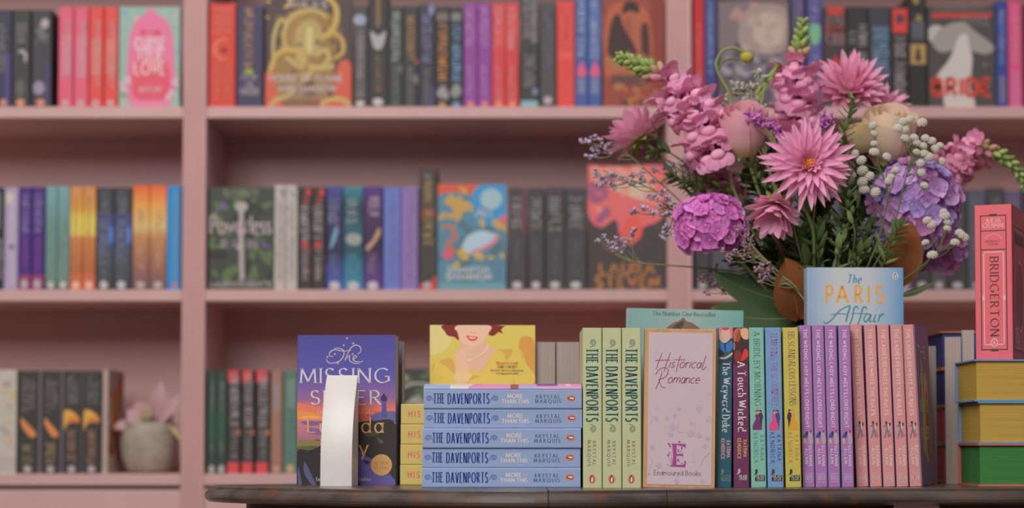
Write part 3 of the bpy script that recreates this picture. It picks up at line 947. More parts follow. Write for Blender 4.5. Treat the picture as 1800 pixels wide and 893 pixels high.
# --- middle shelf, middle bay
face_book(1, 367, 481, 329, (70, 76, 68), 'face-out black and green thorny cover with a silver dagger', [
    ('B', (96, 116, 76), 34, .03, .05, .97, .97, .09), ('B', (58, 60, 56), 16, .03, .05, .97, .97, .1), ('B', (126, 90, 164), 9, .05, .08, .95, .95, .04),
    ('L', (176, 164, 164), [(.5, .82), (.5, .5), (.52, .1)], .07), ('E', (172, 168, 160), .5, .81, .1, .05), ('E', (172, 168, 160), .49, .42, .06, .04),
    ('W', (180, 166, 168), 'Powerless', .5, .55, .17, .94, dict(thick=.12)), ('H', (140, 134, 132), .24, .78, .93, .008), ('H', (140, 134, 132), .26, .74, .89, .008), ('H', (158, 146, 150), .16, .42, .39, .022), ('H', (158, 146, 150), .6, .85, .39, .022),
    ('W', (186, 174, 178), 'LAUREN ROBERTS', .5, .03, .05, .92, dict(thick=.16))])
for x0, x1, w in ((482, 501, 'left'), (502, 523, 'right')):
    shelf_book(1, x0, x1, 325, (186, 176, 172), '%s one of two white spines with green leaves' % w, [('B', (112, 134, 104), 12, .0, .1, .14, .98, .12), ('B', (112, 134, 104), 6, .4, .88, .98, .98, .14), ('T', (165, 160, 152), .84, .1, .55, .4), ('E', (130, 130, 124), .5, .46, .12, .015)])
for x0, x1, w in ((526, 548, 'left'), (549, 572, 'right')):
    shelf_book(1, x0, x1, 329, (68, 62, 62), '%s one of two black spines with red drops and white lettering' % w, [('E', (208, 72, 62), .72, .95, .2, .035), ('R', (160, 66, 62), .4, .84, .7, .9), ('T', (178, 166, 166), .82, .48, .42, .62), ('E', (196, 72, 70), .45, .44, .3, .03), ('T', (166, 158, 158), .4, .1, .45, .44), ('B', (176, 70, 68), 4, .8, .1, .98, .4, .12)])
shelf_book(1, 574, 603, 328, grad([(0, (78, 92, 170)), (.2, (72, 88, 150)), (.35, (58, 58, 80)), (.8, (62, 60, 96)), (1, (78, 82, 150))]), 'midnight blue spine with a pale feather', [('T', (128, 128, 162), .88, .6, .4, .6), ('P', (120, 160, 190), [(.2, .4), (.5, .6), (.7, .58), (.5, .46)]), ('T', (110, 112, 150), .34, .14, .45, .4), ('E', WHITE, .5, .045, .32, .04)])
shelf_book(1, 604, 638, 328, grad([(0, (66, 140, 166)), (.25, (56, 120, 140)), (.4, (52, 84, 98)), (.6, (54, 100, 116)), (.8, (48, 74, 86)), (1, (62, 136, 150))]), 'deep teal spine with a pale shell', [('T', (146, 160, 160), .88, .62, .4, .55), ('P', (152, 158, 154), [(.1, .5), (.4, .55), (.9, .52), (.8, .44), (.3, .44)]), ('T', (86, 134, 150), .34, .14, .55, .5), ('E', WHITE, .5, .045, .28, .04)])
shelf_book(1, 639, 672, 328, grad([(0, (98, 66, 136)), (.2, (88, 62, 122)), (.4, (60, 46, 70)), (.7, (80, 56, 96)), (1, (88, 60, 130))]), 'dark purple spine with a golden tumbling figure', [('T', (168, 150, 168), .9, .7, .55, .55), ('P', (190, 150, 120), [(.15, .42), (.45, .48), (.8, .6), (.9, .55), (.55, .44), (.2, .38)]), ('T', (136, 116, 140), .36, .14, .45, .4), ('E', WHITE, .5, .045, .28, .04)])
shelf_book(1, 674, 704, 329, (108, 122, 190), 'periwinkle blue spine on the middle shelf', [('T', (120, 116, 160), .95, .1, .55, .3)])
shelf_book(1, 705, 735, 329, (140, 116, 174), 'lilac spine right of the periwinkle one', [('T', (152, 120, 156), .95, .1, .55, .3)])
shelf_book(1, 737, 768, 297, (76, 70, 66), 'tall black spine with gold lettering and a red foot', [('H', (150, 140, 130), .3, .7, .92, .01), ('T', (166, 142, 100), .9, .7, .5, .46), ('R', (130, 66, 62), .1, .6, .9, .68), ('T', (166, 142, 100), .66, .36, .5, .5), ('P', (188, 74, 66), [(0, 0), (0, .06), (.4, .04), (.98, .12), (.98, 0)]), ('E', PALE, .45, .04, .24, .03)])
face_book(1, 769, 890, 324, (92, 136, 158), 'face-out cover painted with blue sky, dragons and gold clouds', [
    ('P', (216, 92, 66), [(0, .9), (0, .995), (.3, .995), (.62, .995), (.5, .9), (.2, .93)]), ('P', (70, 150, 200), [(.5, .9), (.62, .99), (.99, .99), (.99, .62), (.6, .62), (.5, .75)]),
    ('B', (196, 158, 84), 12, .05, .7, .45, .95, .09), ('B', (92, 118, 130), 14, .03, .1, .95, .65, .1), ('B', (204, 112, 74), 7, .03, .3, .35, .75, .06), ('B', (198, 168, 84), 7, .6, .3, .97, .65, .08), ('B', (198, 168, 84), 6, .2, .22, .6, .4, .07),
    ('P', (176, 200, 214), [(.36, .4), (.46, .52), (.7, .56), (.88, .48), (.7, .38), (.5, .34)]), ('L', (212, 120, 138), [(.5, .36), (.7, .4), (.88, .5)], .05), ('E', (160, 190, 196), .78, .86, .16, .1), ('E', (214, 110, 120), .95, .66, .05, .05), ('E', (224, 92, 132), .15, .33, .08, .04),
    ('H', (186, 196, 198), .55, .8, .68, .02), ('R', (110, 158, 170), .02, .01, .98, .07), ('W', (202, 204, 204), 'SAMANTHA', .46, .165, .055, .62, dict(thick=.2)), ('W', (202, 204, 204), 'SHANNON', .46, .095, .06, .66, dict(thick=.2))])
for x0, x1, yt, w in ((893, 926, 330, 'first from the left'), (928, 957, 330, 'second from the left'), (959, 993, 329, 'third from the left'), (994, 1031, 330, 'rightmost, under the flower cover')):
    shelf_book(1, x0, x1, yt, (78, 76, 79), 'charcoal spine with grey title, %s of four alike' % w, [('T', (142, 136, 140), .9, .58, .5, .6), ('T', (104, 102, 106), .5, .14, .5, .32), ('E', (190, 180, 184), .48, .05, .25, .035)] + ([('R', (112, 70, 82), .72, .55, .98, .98)] if x0 == 893 else []))
face_book(1, 1033, 1170, 290, (80, 72, 74), 'face-out black cover with coral blooms and gold block letters', [
    ('P', (222, 112, 112), [(.0, .62), (.0, .99), (.2, .99), (.6, .99), (.97, .99), (.97, .6), (.72, .5), (.58, .4), (.42, .42), (.36, .56), (.16, .5)]), ('B', (228, 150, 132), 12, .1, .6, .9, .97, .12), ('B', (206, 184, 160), 6, .3, .7, .8, .95, .1), ('B', (160, 96, 128), 6, .02, .58, .3, .9, .1), ('P', (226, 98, 88), [(.42, .42), (.5, .56), (.64, .6), (.7, .46), (.56, .36)]),
    ('B', (120, 70, 72), 6, .2, .3, .9, .45, .06), ('W', (184, 128, 74), 'LAURA', .52, .13, .085, .72, dict(thick=.24)), ('W', (184, 128, 74), 'STEVEN', .52, .02, .09, .82, dict(thick=.24))])
# --- middle shelf, right bay (mostly behind the flowers)
xs, k = 1222, 0
PAL = [(72, 70, 72), (86, 84, 92), (70, 72, 70), (92, 92, 104), (78, 74, 78), (104, 92, 120)]
NAMES = ['black', 'slate', 'green-black', 'blue-grey', 'charcoal', 'dusky violet']
PLACE = ['just right of the right fluted upright', 'behind the left hydrangea stem', 'behind the dark magnolia leaf', 'behind the lower flower stems', 'behind the brown leaf', 'behind the flower mass', 'behind the leafy stems', 'behind the centre of the bouquet',
         'behind the blue cover foliage', 'deep behind the bouquet', 'behind the brown leaf at the right', 'under the lavender hydrangea', 'below the drooping white buttons', 'below the pink bloom tip', 'left of the pink novel', 'behind the pink novel', 'right behind the pink novel', 'at the right picture edge']
while xs < 1815:
    w = 26 + (k * 7) % 9
    shelf_book(1, xs, xs + w, 330 + (k * 5) % 8, PAL[k % 6], '%s spine on the middle shelf %s' % (NAMES[k % 6], PLACE[min(k, 17)]), [('T', (118, 114, 118), .9, .4, .5, .45), ('E', PALE, .48, .05, .26, .035)])
    xs += w + 2
    k += 1
# --- bottom shelf
face_book(2, -70, 29, 650, (190, 182, 172), 'face-out cream cover with gold flecks at the lower left edge', [('B', (206, 170, 96), 7, .72, .3, .98, .9, .05), ('B', (168, 160, 158), 12, .3, .2, .98, .95, .08), ('R', (182, 172, 168), .5, .02, 1, .16)])
for x0, x1, w in ((32, 66, 'first from the left'), (74, 105, 'second from the left')):
    shelf_book(2, x0, x1, 652, (66, 64, 63), 'black spine with an orange feather, %s of the pair' % w, [('T', (122, 116, 118), .93, .6, .34, .36), ('T', (122, 116, 118), .9, .62, .7, .36), ('P', (214, 138, 74), [(.14, .54), (.3, .52), (.9, .4), (.84, .36), (.6, .36), (.2, .46)]), ('T', (150, 132, 92), .32, .1, .48, .5), ('E', PALE, .5, .045, .2, .035)])
for x0, x1, w in ((112, 142, 'left'), (147, 177, 'right')):
    shelf_book(2, x0, x1, 652, (66, 64, 63), 'black spine with a yellow flame, %s of the pair beside the pot' % w, [('T', (118, 114, 120), .95, .66, .4, .44), ('T', (118, 114, 120), .9, .68, .75, .3), ('P', (220, 168, 74), [(.02, .6), (.3, .62), (.7, .58), (.95, .52), (.6, .52), (.5, .5), (.2, .5), (.04, .42)]), ('P', (214, 128, 66), [(.1, .46), (.3, .54), (.8, .55), (.9, .5), (.4, .5)]), ('T', (164, 122, 98), .42, .1, .45, .44), ('E', PALE, .48, .045, .22, .035)])
for x0, x1, w in ((67, 73, 'between the feather spines'), (106, 111, 'between feather and flame'), (143, 146, 'between the flame spines')):
    shelf_book(2, x0, x1, 654, (120, 112, 116), 'slim grey spine %s' % w, [], dy=.006)
# white book turned so that its cover runs back into the shelf
bk = Book(0.012, .14, P(900, 650, YS).z - SZ[2], mat((176, 156, 148)))
run_ops(bk, [('B', (186, 112, 48), 8, .2, .5, .95, .85, .24), ('B', (150, 78, 44), 7, .2, .2, .95, .45, .24), ('B', (206, 164, 84), 4, .2, .4, .8, .7, .1)], True)
bk.place('cream book with amber flowers seen edge-on beside the stone pot', (P(184, 740, YS).x, YS + .004, SZ[2]), RZ(-2), group=GROUPS[2])
for x0, x1, w in ((365, 380, 'left'), (381, 398, 'right')):
    shelf_book(2, x0, x1, 652, (62, 78, 70), '%s one of two dark green spines at the bottom left of the middle bay' % w, [('T', (120, 132, 126), .9, .2, .5, .5), ('R', (60, 92, 72), .05, .3, .95, .6), ('E', PALE, .5, .045, .34, .04)])
for x0, x1, w in ((400, 422, 'left'), (425, 446, 'middle'), (450, 473, 'right')):
    shelf_book(2, x0, x1, 651, (70, 68, 68), '%s one of three black spines with red heads and feet' % w, [('R', (206, 82, 84), .02, .88, .85, 1), ('T', (168, 158, 158), .95, .46, .55, .66), ('R', (212, 80, 82), .02, 0, .9, .11), ('T', (140, 134, 136), .42, .14, .55, .5), ('E', (196, 120, 66), .9, .4, .12, .03)])
shelf_book(2, 476, 496, 652, (160, 120, 106), 'tan spine on the bottom shelf', [('R', (150, 136, 136), .25, .6, .8, .88), ('T', (176, 140, 124), .56, .1, .5, .4), ('E', (196, 150, 120), .5, .05, .26, .03)])
shelf_book(2, 498, 523, 652, (92, 124, 112), 'grey-green spine left of the purple sunset book', [('R', (118, 142, 134), .3, .64, .8, .92), ('T', (108, 138, 126), .56, .16, .5, .4), ('E', (196, 160, 124), .5, .05, .26, .04)])
face_book(2, 640, 760, 648, (72, 72, 70), 'face-out black floral cover glimpsed above the yellow spines', [('B', (150, 152, 138), 18, .3, .5, .98, .97, .09), ('B', (92, 108, 80), 14, .3, .4, .98, .97, .09), ('L', (186, 180, 172), [(.5, .8), (.75, .86), (.98, .84)], .03), ('L', (176, 172, 166), [(.6, .66), (.8, .7), (.98, .62)], .03)])
# stone pot with pale pink succulent
potc = (P(262, 760, YB + .1).x, YB + .10)
pot = thing('plant_pot', 'rough grey stone pot of pale pink leaves on the bottom shelf', 'plant pot', (potc[0], potc[1], SZ[2]))
hh = P(262, 742, YB + .1).z - SZ[2]
rr = 51 * PX(YB + .1)
mb = MB()
stone = mat((158, 148, 138), .85, .15, 1, .14, 45)
mb.lathe([(rr * .62, 0), (rr * .78, hh * .08), (rr * .95, hh * .35), (rr * .99, hh * .6), (rr * .93, hh * .85), (rr * .86, hh), (rr * .78, hh), (rr * .8, hh * .8)], (0, 0, 0), stone, 36)
mb.build('pot_body', pot)
mb = MB()
mb.lathe([(0.001, hh * .8), (rr * .8, hh * .8)], (0, 0, 0), mat((86, 66, 54), .9))
mb.build('soil', pot)


def simple_leaf(mb, base, tip, width, m, up=Vector((0, 0, 1)), curl=.25, nu=8, nv=4, fold=.25, point=1.0):
    base, tip = Vector(base), Vector(tip)
    ax = tip - base
    L = ax.length
    d = ax.normalized()
    side = d.cross(up)
    if side.length < 1e-3:
        side = d.cross(Vector((1, 0, 0)))
    side.normalize()
    nrm = side.cross(d)

    def fn(u, v):
        w = width * (math.sin(math.pi * min(1, u * .96 + .02) ** point)) ** .8 * (v - .5)
        return base + d * (L * u) + side * w + nrm * (curl * L * math.sin(math.pi * u) * .5 + abs(v - .5) * width * fold)
    mb.grid(fn, nu, nv, m)


for i, (tx, ty, bx, by, w) in enumerate([(222, 722, 252, 742, 34), (238, 705, 258, 742, 32), (282, 668, 272, 740, 30), (300, 700, 278, 742, 34), (316, 690, 280, 742, 26), (196, 752, 240, 745, 18), (276, 716, 266, 742, 22), (306, 730, 284, 744, 26), (248, 724, 262, 744, 20)]):
    Y = YB + .07 + .012 * (i % 4)
    o = Vector((potc[0], potc[1], SZ[2]))
    mb = MB()
    simple_leaf(mb, P(bx, by, Y) - o, P(tx, ty, Y - .01) - o, w * PX(Y), toned((196, 160, 164), (190, 152, 158), .6), up=Vector((.2, -1, .3)), curl=.2)
    mb.build('pink_leaf', pot)
for i, (tx, ty, bx, by) in enumerate([(262, 712, 262, 744), (252, 720, 256, 744), (318, 775, 296, 744), (246, 728, 254, 744)]):
    Y = YB + .06
    o = Vector((potc[0], potc[1], SZ[2]))
    mb = MB()
    simple_leaf(mb, P(bx, by, Y) - o, P(tx, ty, Y - .01) - o, 9 * PX(Y), toned((120, 124, 84), (176, 164, 116), .6), up=Vector((.2, -1, .3)), curl=.2)
    mb.build('green_leaf', pot)
# ------------------------------------------------------------------ dark oval extension table
EDGE = mat((70, 60, 56))
TW = wood((58, 50, 47), (88, 78, 73), (4, 40, 40), .34, .5, .4, (98, 64, 46))
front = [(-.418, 2.875), (-.405, 2.815), (-.355, 2.75), (-.30, 2.70), (-.189, 2.62), (-.071, 2.565), (.028, 2.545), (.114, 2.56), (.22, 2.61), (.335, 2.65), (.45, 2.675), (.56, 2.69), (.675, 2.70), (.85, 2.72), (1.02, 2.77), (1.14, 2.86), (1.2, 3.0), (1.22, 3.15)]
back = [(1.2, 3.3), (1.1, 3.42), (.9, 3.48), (.5, 3.46), (.2, 3.36), (-.06, 3.17), (-.27, 3.0), (-.39, 2.92)]
ring = smooth_closed(front + back, 6)
ring_n = []
for i in range(len(ring)):
    a, b = ring[i - 1], ring[(i + 1) % len(ring)]
    dx, dy = b[0] - a[0], b[1] - a[1]
    q = math.hypot(dx, dy)
    ring_n.append((dy / q, -dx / q))
PROF = [(-.003, 0), (-.0005, -.0006), (0, -.0016), (0, -.004), (.0018, -.0052), (.0055, -.0078), (.008, -.0118), (.0085, -.0152), (.0065, -.0192), (.002, -.022), (-.004, -.0226), (-.05, -.0226)]
table = thing('table', 'old dark stained oval wooden table with a worn moulded edge', 'table', (.38, 3.1, 0))


def table_piece(x_lo, x_hi, grow, name):
    """the part of the top between two cross joints"""
    pts, nrm = [], []
    n = len(ring)
    for i in range(n):
        (ax, ay), (bx, by) = ring[i], ring[(i + 1) % n]
        if x_lo <= ax <= x_hi:
            pts.append(ring[i])
            nrm.append(ring_n[i])
        for xc in (x_lo, x_hi):
            if (ax - xc) * (bx - xc) < 0:
                t = (xc - ax) / (bx - ax)
                pts.append((xc, ay + (by - ay) * t))
                nrm.append(((0, -1) if ay < 3.0 else (0, 1)))
    m = len(pts)
    vs, fs = [], []
    for o, z in PROF:
        for p, k in zip(pts, nrm):
            vs.append((p[0] + k[0] * (o + grow) - .38, p[1] + k[1] * (o + grow) - 3.1, TABLE + z))
    for j in range(len(PROF) - 1):
        for i in range(m):
            fs.append((j * m + i, j * m + (i + 1) % m, (j + 1) * m + (i + 1) % m, (j + 1) * m + i))
    fs.append(tuple(range(m)))
    fs.append(tuple(reversed(range((len(PROF) - 1) * m, len(PROF) * m))))
    mb = MB()
    mb.add(vs, fs, TW)
    mb.build(name, table)


table_piece(-9, .0445, .0015, 'tabletop')
table_piece(.0455, .1955, 0, 'table_leaf')
table_piece(.1962, 9, .0004, 'tabletop')
mb = MB()
vs, fs = [], []
m = len(ring)
for z in (TABLE - .0227, TABLE - .11):
    for off in (-.048, -.07):
        for p, k in zip(ring, ring_n):
            vs.append((p[0] + k[0] * off - .38, p[1] + k[1] * off - 3.1, z))
for i in range(m):
    j = (i + 1) % m
    fs += [(i, j, 2 * m + j, 2 * m + i), (m + j, m + i, 3 * m + i, 3 * m + j), (2 * m + i, 2 * m + j, 3 * m + j, 3 * m + i)]
mb.add(vs, fs, wood((48, 38, 34), (62, 48, 42), (4, 40, 40), .5, .35))
mb.build('apron', table)
for lx, ly in ((-.26, 2.85), (.98, 2.93), (.3, 3.26), (.98, 3.3)):
    mb = MB()
    mb.lathe([(.012, 0), (.022, .01), (.024, .05), (.016, .08), (.026, .12), (.03, .3), (.036, .46), (.026, .56), (.034, .6), (.028, .63), (.042, .65), (.042, .737), (.001, .737)], (lx - .38, ly - 3.1, 0), wood((48, 38, 34), (70, 54, 46), (20, 20, 3), .45, .4), 20)
    mb.build('leg', table)
for x0, x1, ytop in ((952, 1064, 891.4), (1571, 1619, 887.4), (1619, 1651, 888.4)):
    Y = 2.7 if x0 > 1200 else 2.6
    mb = MB()
    a, b = P(x0, ytop, Y), P(x1, ytop, Y)
    mb.box((a.x, Y, a.z - .045), (b.x, Y + .0008, a.z), mat((190, 160, 162)))
    tag(mb.build('paper_card'), {952: 'pale pink paper card hanging below the joint in the table edge', 1571: 'left pale pink paper card under the table edge at the right', 1619: 'right pale pink paper card under the table edge at the right'}[x0], 'card', 'paper cards under the table edge')

# ------------------------------------------------------------------ books on the table
NAVY = ink((46, 66, 130))
PENG = ink((214, 112, 82))


def penguin(mb, sfn, c, r, turn=0.0, orange=PENG):
    """small oval publisher badge with a penguin"""
    def rot(sf):
        cr, sr = math.cos(turn), math.sin(turn)
        return lambda x, y: sf(c[0] + (x * cr - y * sr) * r, c[1] + (x * sr + y * cr) * r)
    ell(mb, rot(sfn()), (0, 0), .74, 1.0, orange)
    poly(mb, rot(sfn()), [(0, .78), (-.22, .6), (-.36, .2), (-.4, -.4), (-.2, -.72), (.2, -.72), (.4, -.4), (.36, .1), (.2, .6)], ink((56, 48, 48)))
    poly(mb, rot(sfn()), [(.02, .5), (-.14, .2), (-.24, -.3), (-.1, -.62), (.14, -.62), (.24, -.2), (.18, .3)], ink((205, 198, 192)))


def swirl(mb, sf, c, r, m, flip=1):
    pts = []
    for k in range(30):
        a = k / 29 * 4.2 * math.pi
        q = r * (1 - .82 * k / 29)
        pts.append((c[0] + flip * q * 1.15 * math.cos(a), c[1] + q * math.sin(a)))
    pts = [(c[0] + flip * r * 1.5, c[1] - r * .9)] + pts
    line(mb, sf, pts, r * .16, m, curved=False)


# five pale blue novels lying in a stack
s0 = PX(2.70)
LB, TB = 278 * s0, 34.6 * s0
blue = mat((137, 155, 190), .5, .25, 1, .03)
bk = Book(TB, .14, LB, blue, mat((150, 168, 205)), blue)
u = 278 / 747 * s0     # metres per crop unit


def dv(su, tu):        # crop position -> spine_down surface starting there
    return bk.spine_down(TB / 2 - (tu - 376) * u, LB - (su - 146) * u)


text(bk.mb, dv(193, 396), 'THE', 45 * u, NAVY, .13, .05, True, .42, .09, width=55 * u, align=0)
text(bk.mb, dv(262, 399), 'DAVENPORTS', 48 * u, NAVY, .13, .05, False, .42, .09, width=197 * u, align=0)
swirl(bk.mb, dv(172, 374), (0, 0), 14 * u, NAVY)
swirl(bk.mb, dv(484, 374), (0, 0), 14 * u, NAVY, -1)
text(bk.mb, dv(580, 372), 'MORE', 19 * u, ink((206, 194, 186)), .2, .14, False, .9, .14, width=74 * u)
text(bk.mb, dv(580, 397), 'THAN THIS', 19 * u, ink((206, 194, 186)), .2, .14, False, .9, .14, width=130 * u)
text(bk.mb, dv(735, 373), 'KRYSTAL', 16 * u, ink((64, 62, 84)), .15, .06, True, .8, .35, width=112 * u)
text(bk.mb, dv(735, 395), 'MARQUIS', 16 * u, ink((64, 62, 84)), .15, .06, True, .8, .35, width=123 * u)
penguin(bk.mb, lambda: dv(843, 373), (0, 0), 21 * u, math.pi / 2)
cv = lambda: bk.cover()
for c, pts in (((205, 196, 204), [(.01, .03), (.01, .2), (.13, .2), (.13, .03)]), ((206, 138, 182), [(.02, .02), (.05, .09), (.13, .09), (.13, .02)]), ((140, 92, 74), [(.012, .12), (.03, .185), (.06, .185), (.04, .12)]), ((150, 84, 70), [(.0015, .085), (.012, .115), (.012, .08)]), ((204, 140, 186), [(.001, .02), (.001, .06), (.03, .06), (.03, .02)]), ((206, 146, 190), [(.001, .09), (.001, .145), (.02, .145), (.02, .09)]), ((110, 80, 140), [(.02, .03), (.03, .09), (.05, .08), (.04, .03)])):
    poly(bk.mb, cv(), pts, ink(c), False)
offs = [(742, 0), (742, .001), (743, -.002), (745, .002), (744.5, .0)]
stack = None
NM = ['lowest', 'second from the bottom', 'middle one', 'second from the top', 'topmost']
for k in range(5):
    x = P(offs[k][0], 760, 2.70).x + LB
    z = TABLE + TB / 2 + k * TB
    lab = 'pale blue paperback lying in the front stack of five, %s' % NM[k]
    if k == 4:
        lab = 'pale blue paperback with a pink cover, topmost of the front stack of five'
    if stack is None:
        stack = bk.place(lab, (x, 2.70, z), LYING, group='pale blue paperbacks in the stack')
    else:
        copy_thing(stack, lab, (x, 2.70 + offs[k][1], z), group='pale blue paperbacks in the stack')

# the topmost one has its printed front cover bowed up
top = [o for o in COL.objects if o.get('label', '').startswith('pale blue paperback with a pink cover')][0]
mb = MB()
hp = [(0, 0), (.004, .0016), (.012, .004), (.03, .0066), (.06, .0082), (.1, .0078), (.14, .0066)]
RG = random.Random(11)


def art_at(x, y):
    if x < .035:
        return (150, 168, 205) if y < .03 or x < .012 else (205, 198, 196)
    if x < .06 + y * .2:
        return (146, 98, 80) if .012 < y < .03 and x < .09 else (206, 200, 196)
    if x < .115:
        return (206, 140, 184) if y < .028 or x < .075 else (204, 178, 200)
    if x < .125 and y < .02:
        return (150, 88, 72)
    if x < .15:
        return (150, 168, 205) if y < .01 else (206, 146, 190)
    if .15 < x < .178:
        return (120, 92, 150) if .008 < y < .06 else (206, 150, 190)
    return (208, 148, 190) if (int(x * 160) % 5) or y < .01 else (214, 196, 206)


NC = 60
for i in range(len(hp) - 1):
    for k in range(NC):
        c0, c1 = LB * k / NC, LB * (k + 1) / NC
        mb.add([(TB / 2 + .0003 + hp[i][1], hp[i][0], c0), (TB / 2 + .0003 + hp[i][1], hp[i][0], c1), (TB / 2 + .0003 + hp[i + 1][1], hp[i + 1][0], c1), (TB / 2 + .0003 + hp[i + 1][1], hp[i + 1][0], c0)], [(0, 1, 2, 3)], ink(art_at(LB - (c0 + c1) / 2, hp[i][0])))
pgm = pages()
for c in (0.0, LB):
    for i in range(len(hp) - 1):
        mb.add([(TB / 2, hp[i][0], c), (TB / 2, hp[i + 1][0], c), (TB / 2 + hp[i + 1][1], hp[i + 1][0], c), (TB / 2 + hp[i][1], hp[i][0], c)], [(0, 1, 2, 3)], pgm)
mb.add([(TB / 2, .14, 0), (TB / 2, .14, LB), (TB / 2 + .0066, .14, LB), (TB / 2 + .0066, .14, 0)], [(0, 1, 2, 3)], pgm)
tag(mb.build('bowed_cover', top), 'pink printed front cover bowing upward')

# four mustard yellow novels lying behind, only their left ends in view
YH2 = 2.862
s1 = PX(YH2)
TY = 35.6 * s1
ym = mat((192, 172, 100), .5, .25, 1, .03)
bk = Book(TY, .125, .2, ym)
text(bk.mb, bk.spine_down(.5 * TY - 5 * s1, .2 - 14 * s1), 'HIS', 10.5 * s1, ink((206, 92, 98)), .17, .12, False, .9, .42, width=21 * s1, align=0)
first = None
for k in range(4):
    loc = (P(703.5 + .4 * k, 800, YH2).x + .2, YH2, TABLE + TY / 2 + k * TY)
    lab = 'mustard yellow paperback behind the pale blue stack, %s of four' % ['lowest', 'second from the bottom', 'third from the bottom', 'topmost'][k]
    if first is None:
        first = bk.place(lab, loc, LYING, group='mustard yellow paperbacks in the stack')
    else:
        copy_thing(first, lab, loc, group='mustard yellow paperbacks in the stack')

# three sage green novels standing
bk = Book(33.5 * s0, .13, 281 * s0, mat((178, 182, 142), .5, .25, 1, .03))
TG = bk.T
teal = ink((38, 84, 86))
ty = lambda y: (857 - y) * s0
text(bk.mb, bk.spine_down(.2 * TG, ty(613)), 'THE', .58 * TG, teal, .13, .05, True, .42, .09, width=27 * s0, align=0)
text(bk.mb, bk.spine_down(.17 * TG, ty(645.5)), 'DAVENPORTS', .62 * TG, teal, .13, .05, False, .42, .09, width=97 * s0, align=0)
swirl(bk.mb, bk.spine_down(.52 * TG, ty(602)), (0, 0), 5.6 * s0, teal)
swirl(bk.mb, bk.spine_down(.52 * TG, ty(754)), (0, 0), 5.6 * s0, teal, -1)
br = ink((112, 88, 74))
text(bk.mb, bk.spine_down(.51 * TG, ty(797)), 'KRYSTAL', 5.4 * s0, br, .15, .06, True, .8, .35, width=42 * s0)
text(bk.mb, bk.spine_down(.24 * TG, ty(797)), 'MARQUIS', 5.4 * s0, br, .15, .06, True, .8, .35, width=46 * s0)
penguin(bk.mb, bk.spine, (.47 * TG, ty(842)), 8.2 * s0)
first = None
for k, (x, w) in enumerate(((1041.5, 'left one, beside the blue stack'), (1076, 'middle one'), (1110.5, 'right one, beside the wooden sign'))):
    loc = (P(x, 716, 2.70 + .001 * k).x, 2.70 + .001 * k, TABLE)
    lab = 'sage green paperback standing spine out, %s of three' % w if k == 1 else 'sage green paperback standing spine out, %s' % w
    if first is None:
        first = bk.place(lab, loc, SPINE_OUT, group='sage green paperbacks')
    else:
        copy_thing(first, lab, loc, group='sage green paperbacks')


# ------------------------------------------------------------------ romance novels standing at the right
def stand(xb0, xb1, ytop, Y, tilt, label, spine_m, front_m, back_m, art, group=None, proto=None, D=.13):
    s = PX(Y)
    yb = 780 + 207.9 / Y
    if proto is None:
        bk = Book((xb1 - xb0) * s, D, (yb - ytop) * s, spine_m, front_m, back_m)
        art(bk, s, yb)
    x = P((xb0 + xb1) / 2, yb - 20, Y).x
    T = (xb1 - xb0) * s
    loc = (x, Y, TABLE + abs(math.sin(math.radians(tilt))) * T / 2 + .0002)
    if proto is None:
        return bk.place(label, loc, RY(tilt), group=group)
    return copy_thing(proto, label, loc, RY(tilt), group)


def head_logo(bk, s, v, dark, light, body):
    """publisher block: two lines in a dark box with a perched bird"""
    T = bk.T
    f = bk.spine()
    poly(bk.mb, f, [(.24 * T, v), (.9 * T, v), (.9 * T, v + 10.5 * s), (.34 * T, v + 10.5 * s), (.24 * T, v + 6 * s)], dark, False)
    for word, dv_, w in (('HEAD', 6 * s, .5), ('ZEUS', 1.4 * s, .48)):
        f = bk.spine()
        text(bk.mb, (lambda f: lambda a, b: f(.6 * T + a, v + dv_ + b))(f), word, 3.8 * s, light, .24, .2, False, .8, .12, width=w * T)
    f = bk.spine()
    poly(bk.mb, f, [(.14 * T, v + 10 * s), (.24 * T, v + 13 * s), (.28 * T, v + 20 * s), (.36 * T, v + 21 * s), (.42 * T, v + 20 * s), (.42 * T, v + 15 * s), (.34 * T, v + 12 * s), (.24 * T, v + 11 * s)], body)


def cap_art(title, tc, ac, tx, cap, y0, y1, ya, yk, serif=True, xs=.7, logo=((54, 50, 52), (170, 170, 160), (70, 58, 56))):
    def art(bk, s, yb):
        T = bk.T
        ty = lambda y: (yb - y) * s
        text(bk.mb, bk.spine_down(tx * T, ty(y0)), title, cap * T, ink(tc), .13, .05, serif, xs, .16, width=(y1 - y0) * s, align=0)
        text(bk.mb, bk.spine_down(.62 * T, ty(ya[0])), 'KATRINA', .24 * T, ink(ac), .14, .12, False, .8, .3, width=(ya[1] - ya[0]) * s, align=0)
        text(bk.mb, bk.spine_down(.2 * T, ty(yk[0])), 'KENDRICK', .26 * T, ink(ac), .14, .12, False, .8, .3, width=(yk[1] - yk[0]) * s, align=0)
        head_logo(bk, s, ty(846), ink(logo[0]), ink(logo[1]), ink(logo[2]))
    return art


